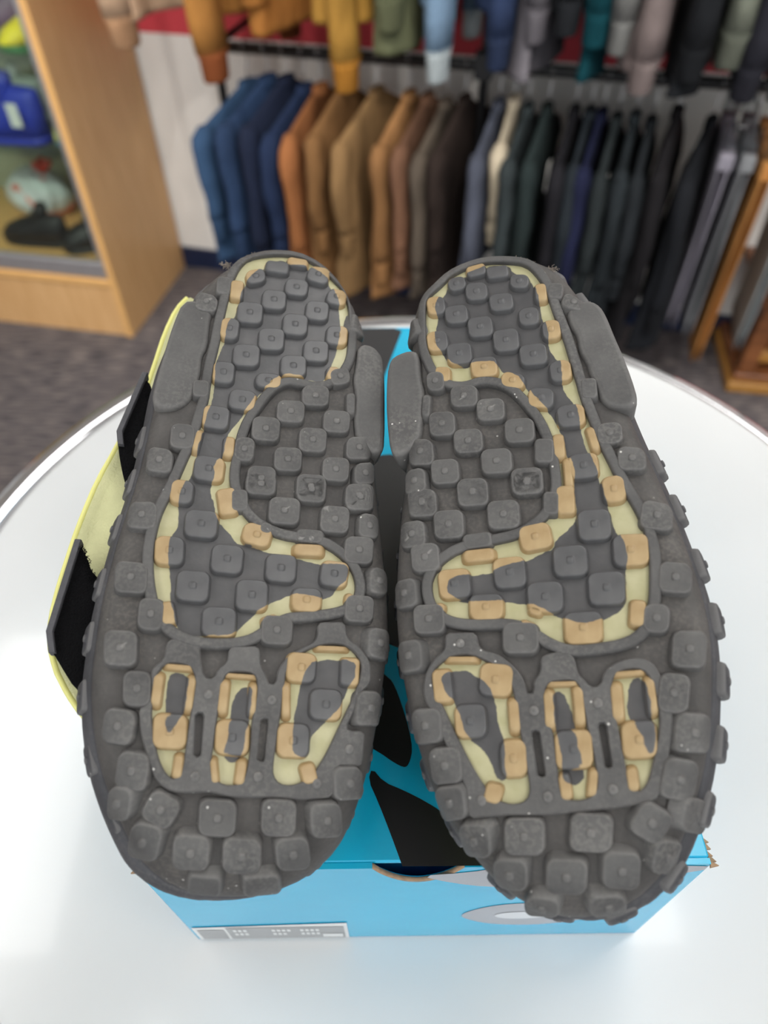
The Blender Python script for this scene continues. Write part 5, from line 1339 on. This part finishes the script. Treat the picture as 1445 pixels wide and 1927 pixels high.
def shoe_model(name, label, loc, rot, L, W, hi, up_c, sole_c, extra=None, cat='shoe', scale=1.0):
    p = Vector(W0) + Vector(WE) * loc[0] + Vector(WN) * (-loc[1]) + Vector((0, 0, loc[2]))
    t = empty(name, label, cat, Matrix.Translation(p) @ Matrix.Rotation(WALL_ANG + math.radians(rot), 4, 'Z') @ Matrix.Scale(scale, 4), 'shoes in the display case')
    def outline(k):            # half width along the foot, k from 0 toe to 1 heel
        return W / 2 * (0.62 + 0.38 * math.sin(min(1, k * 2.2) * math.pi / 2)) * (1 - 0.18 * max(0, (k - 0.45)) / 0.55) * (min(1, (k + 0.012) * 9) ** 0.5) * (min(1, (1.012 - k) * 10) ** 0.5)
    ks = np.linspace(0, 1, 18)
    def ring(k, z0, z1, sq, nar):
        w = outline(k)
        return [(k * L - L / 2, w * nar(z) * s_, z) for s_, z in [(-1, z0), (-1, z0 + (z1 - z0) * 0.5), (-0.8, z0 + (z1 - z0) * 0.86), (-0.35, z1), (0.35, z1), (0.8, z0 + (z1 - z0) * 0.86), (1, z0 + (z1 - z0) * 0.5), (1, z0)]]
    rs = []
    for k in ks:
        lift = 0.008 * max(0, (0.15 - k) / 0.15)
        rs.append(ring(k, lift, 0.026 + lift * 0.5, 1, lambda z: 1.05))
    MB().rings(rs, True, True).build('sole', sole_c, t, True)
    ru = []
    for k in ks:
        top = 0.045 + 0.035 * min(1, k / 0.35) + (hi - 0.08) * max(0, min(1, (k - 0.42) / 0.28)) ** 1.2 * (1 - 0.12 * max(0, (k - 0.7)) / 0.3)
        if k < 0.08: top = 0.03 + 0.015 * k / 0.08
        ru.append(ring(k, 0.022, top, 1, lambda z, top=top: 1.0 - 0.42 * max(0, z - 0.03) / max(0.03, top)))
    u_ = MB().rings(ru, True, True).build('upper', up_c, t, True)
    tz = 0.02 + hi
    MB().tube([(0.02, 0, 0.085), (0.045, 0, tz * 0.85), (0.06, 0, tz + 0.012)], [0.02, 0.024, 0.018], 10).build('tongue', up_c, t, True)
    for j in range(4):
        xx = -0.03 + 0.022 * j; zz = 0.075 + (hi - 0.06) * 0.22 * j
        MB().tube([(xx, -W * 0.3, zz - 0.01), (xx, 0, zz + 0.006), (xx, W * 0.3, zz - 0.01)], 0.003, 6).build('lace', extra or sole_c, t, True)
    return t
P_ = lambda *c: plain('shoe_%d_%d_%d' % c, c, 0.5, 0.1, 20)
sh1, sh2, dk = 0.8335, 0.5835, 0.2625
s_ = shoe_model('high_top_sneaker', 'royal blue high top sneaker with a white tag on the glass shelf', (-1.075, -0.36, sh2), 4, 0.29, 0.10, 0.155, P_(38, 58, 176), P_(40, 56, 170), P_(40, 60, 180), 'sneaker')
MB().box(0.07, 0.105, -0.062, -0.060, 0.06, 0.125).build('price_tag', M['tag'], s_)
shoe_model('sneaker', 'pale grey sneaker behind the royal blue high top', (-1.17, -0.20, sh2), 12, 0.29, 0.10, 0.12, P_(186, 190, 186), P_(200, 204, 200), None, 'sneaker')
shoe_model('sneaker', 'olive yellow sneaker on a blue sole by the case side', (-0.872, -0.27, sh2), 92, 0.26, 0.095, 0.09, P_(190, 186, 92), P_(92, 132, 152), None, 'sneaker')
shoe_model('sneaker', 'bright yellow shoe with a green sole on the glass shelf', (-0.888, -0.30, sh1), 60, 0.25, 0.10, 0.09, P_(255, 226, 20), P_(30, 120, 52), None, 'sneaker')
shoe_model('sneaker', 'purple and grey patterned sneaker behind the yellow shoe', (-1.06, -0.22, sh1), 40, 0.28, 0.10, 0.13, P_(128, 92, 124), P_(132, 134, 82), P_(220, 220, 220), 'sneaker')
shoe_model('leather_boot', 'glossy black leather boot lying low on the case deck', (-1.085, -0.395, dk), 4, 0.24, 0.085, 0.10, P_(22, 21, 22), P_(18, 18, 18), None, 'boot')
shoe_model('leather_boot', 'tall black boot in the corner of the case deck', (-0.885, -0.375, dk), 40, 0.20, 0.10, 0.15, P_(26, 26, 26), P_(22, 22, 22), None, 'boot')

shoe_model('leather_boot', 'narrow black ankle boot standing behind the other boots in the case', (-0.862, -0.155, dk), 85, 0.19, 0.085, 0.22, P_(24, 23, 24), P_(19, 19, 19), None, 'boot')
# crumpled carrier bag with red lettering-like blotches, knotted on top
bag = empty('carrier_bag', 'crumpled white plastic carrier bag with red print on the case deck', 'plastic bag', Matrix.Translation(Vector(wall_pt(-1.17, 0.205, dk))) @ Matrix.Rotation(WALL_ANG, 4, 'Z'))
m, nt, b = base_mat('white_plastic_film', 0.25, 0.6)
nz = noise(nt, 16, 2)
nt.links.new(ramp(nt, nz, [(0.0, lin(228, 230, 230)), (0.60, lin(222, 224, 224)), (0.64, lin(240, 130, 112)), (0.70, lin(238, 140, 122))]), b.inputs['Base Color'])
bump(nt, b, noise(nt, 22, 4), 0.8, 0.02)
rg = []
for k in np.linspace(0, 1, 12):
    r = 0.115 * math.sin(math.pi * (0.16 + 0.80 * k)) ** 0.7
    rg.append([(r * (1 + 0.10 * math.sin(5 * a + 3 * k) + 0.06 * math.sin(11 * a - 5 * k)) * math.cos(a), 0.75 * r * (1 + 0.1 * math.sin(4 * a + 6 * k)) * math.sin(a), 0.165 * k) for a in np.linspace(0, 2 * math.pi, 40, endpoint=False)])
MB().rings(rg, True, True).build('body', m, bag, True)
kn = MB()
for a0 in (0.4, 2.2, 4.0):
    kn.tube([(0.045, 0, 0.155), (0.05 + 0.02 * math.cos(a0), 0.02 * math.sin(a0), 0.18), (0.05 + 0.03 * math.cos(a0), 0.03 * math.sin(a0), 0.185)], [0.014, 0.013, 0.009], 8)
kn.build('knot', plain('red_plastic', (236, 84, 62), 0.35, 0.1), bag, True)

# ------------------------------------------------------------------ dark wood stand on the carpet at the rack end
m, nt, b = base_mat('walnut_stain', 0.4, 0.5)
nt.links.new(ramp(nt, noise(nt, 9, 5, stretch=(1, 1, 8)), [(0.3, lin(104, 62, 36)), (0.7, lin(146, 92, 54))]), b.inputs['Base Color'])
M['walnut'] = m
M['gilt'] = plain('ochre_moulding', (168, 120, 58), 0.4, 0.1, 30)
st = empty('wooden_stand', 'brown wooden display stand with a stepped plinth on the carpet', 'stand', Matrix.Translation((1.095, 1.80, 0)) @ Matrix.Rotation(math.radians(-10), 4, 'Z'))
MB().box(0, 0.5, 0, 0.42, 0, 0.035, 0.004).build('plinth', M['gilt'], st)
MB().box(0.012, 0.488, 0.014, 0.406, 0.0355, 0.06, 0.004).build('plinth_step', M['walnut'], st)
for (a, c) in ((0.02, 0.025), (0.43, 0.025), (0.02, 0.345), (0.43, 0.345)):
    MB().box(a, a + 0.05, c, c + 0.05, 0.0605, 0.30, 0.004).build('post', M['walnut'], st)
MB().box(0.045, 0.455, 0.20, 0.215, 0.0605, 0.30).build('panel', M['walnut'], st)
MB().box(0.06, 0.44, 0.03, 0.05, 0.10, 0.135, 0.003).build('cross_rail', M['gilt'], st)
MB().box(0.0, 0.5, 0.0, 0.42, 0.3005, 0.325, 0.004).build('stand_top', M['walnut'], st)
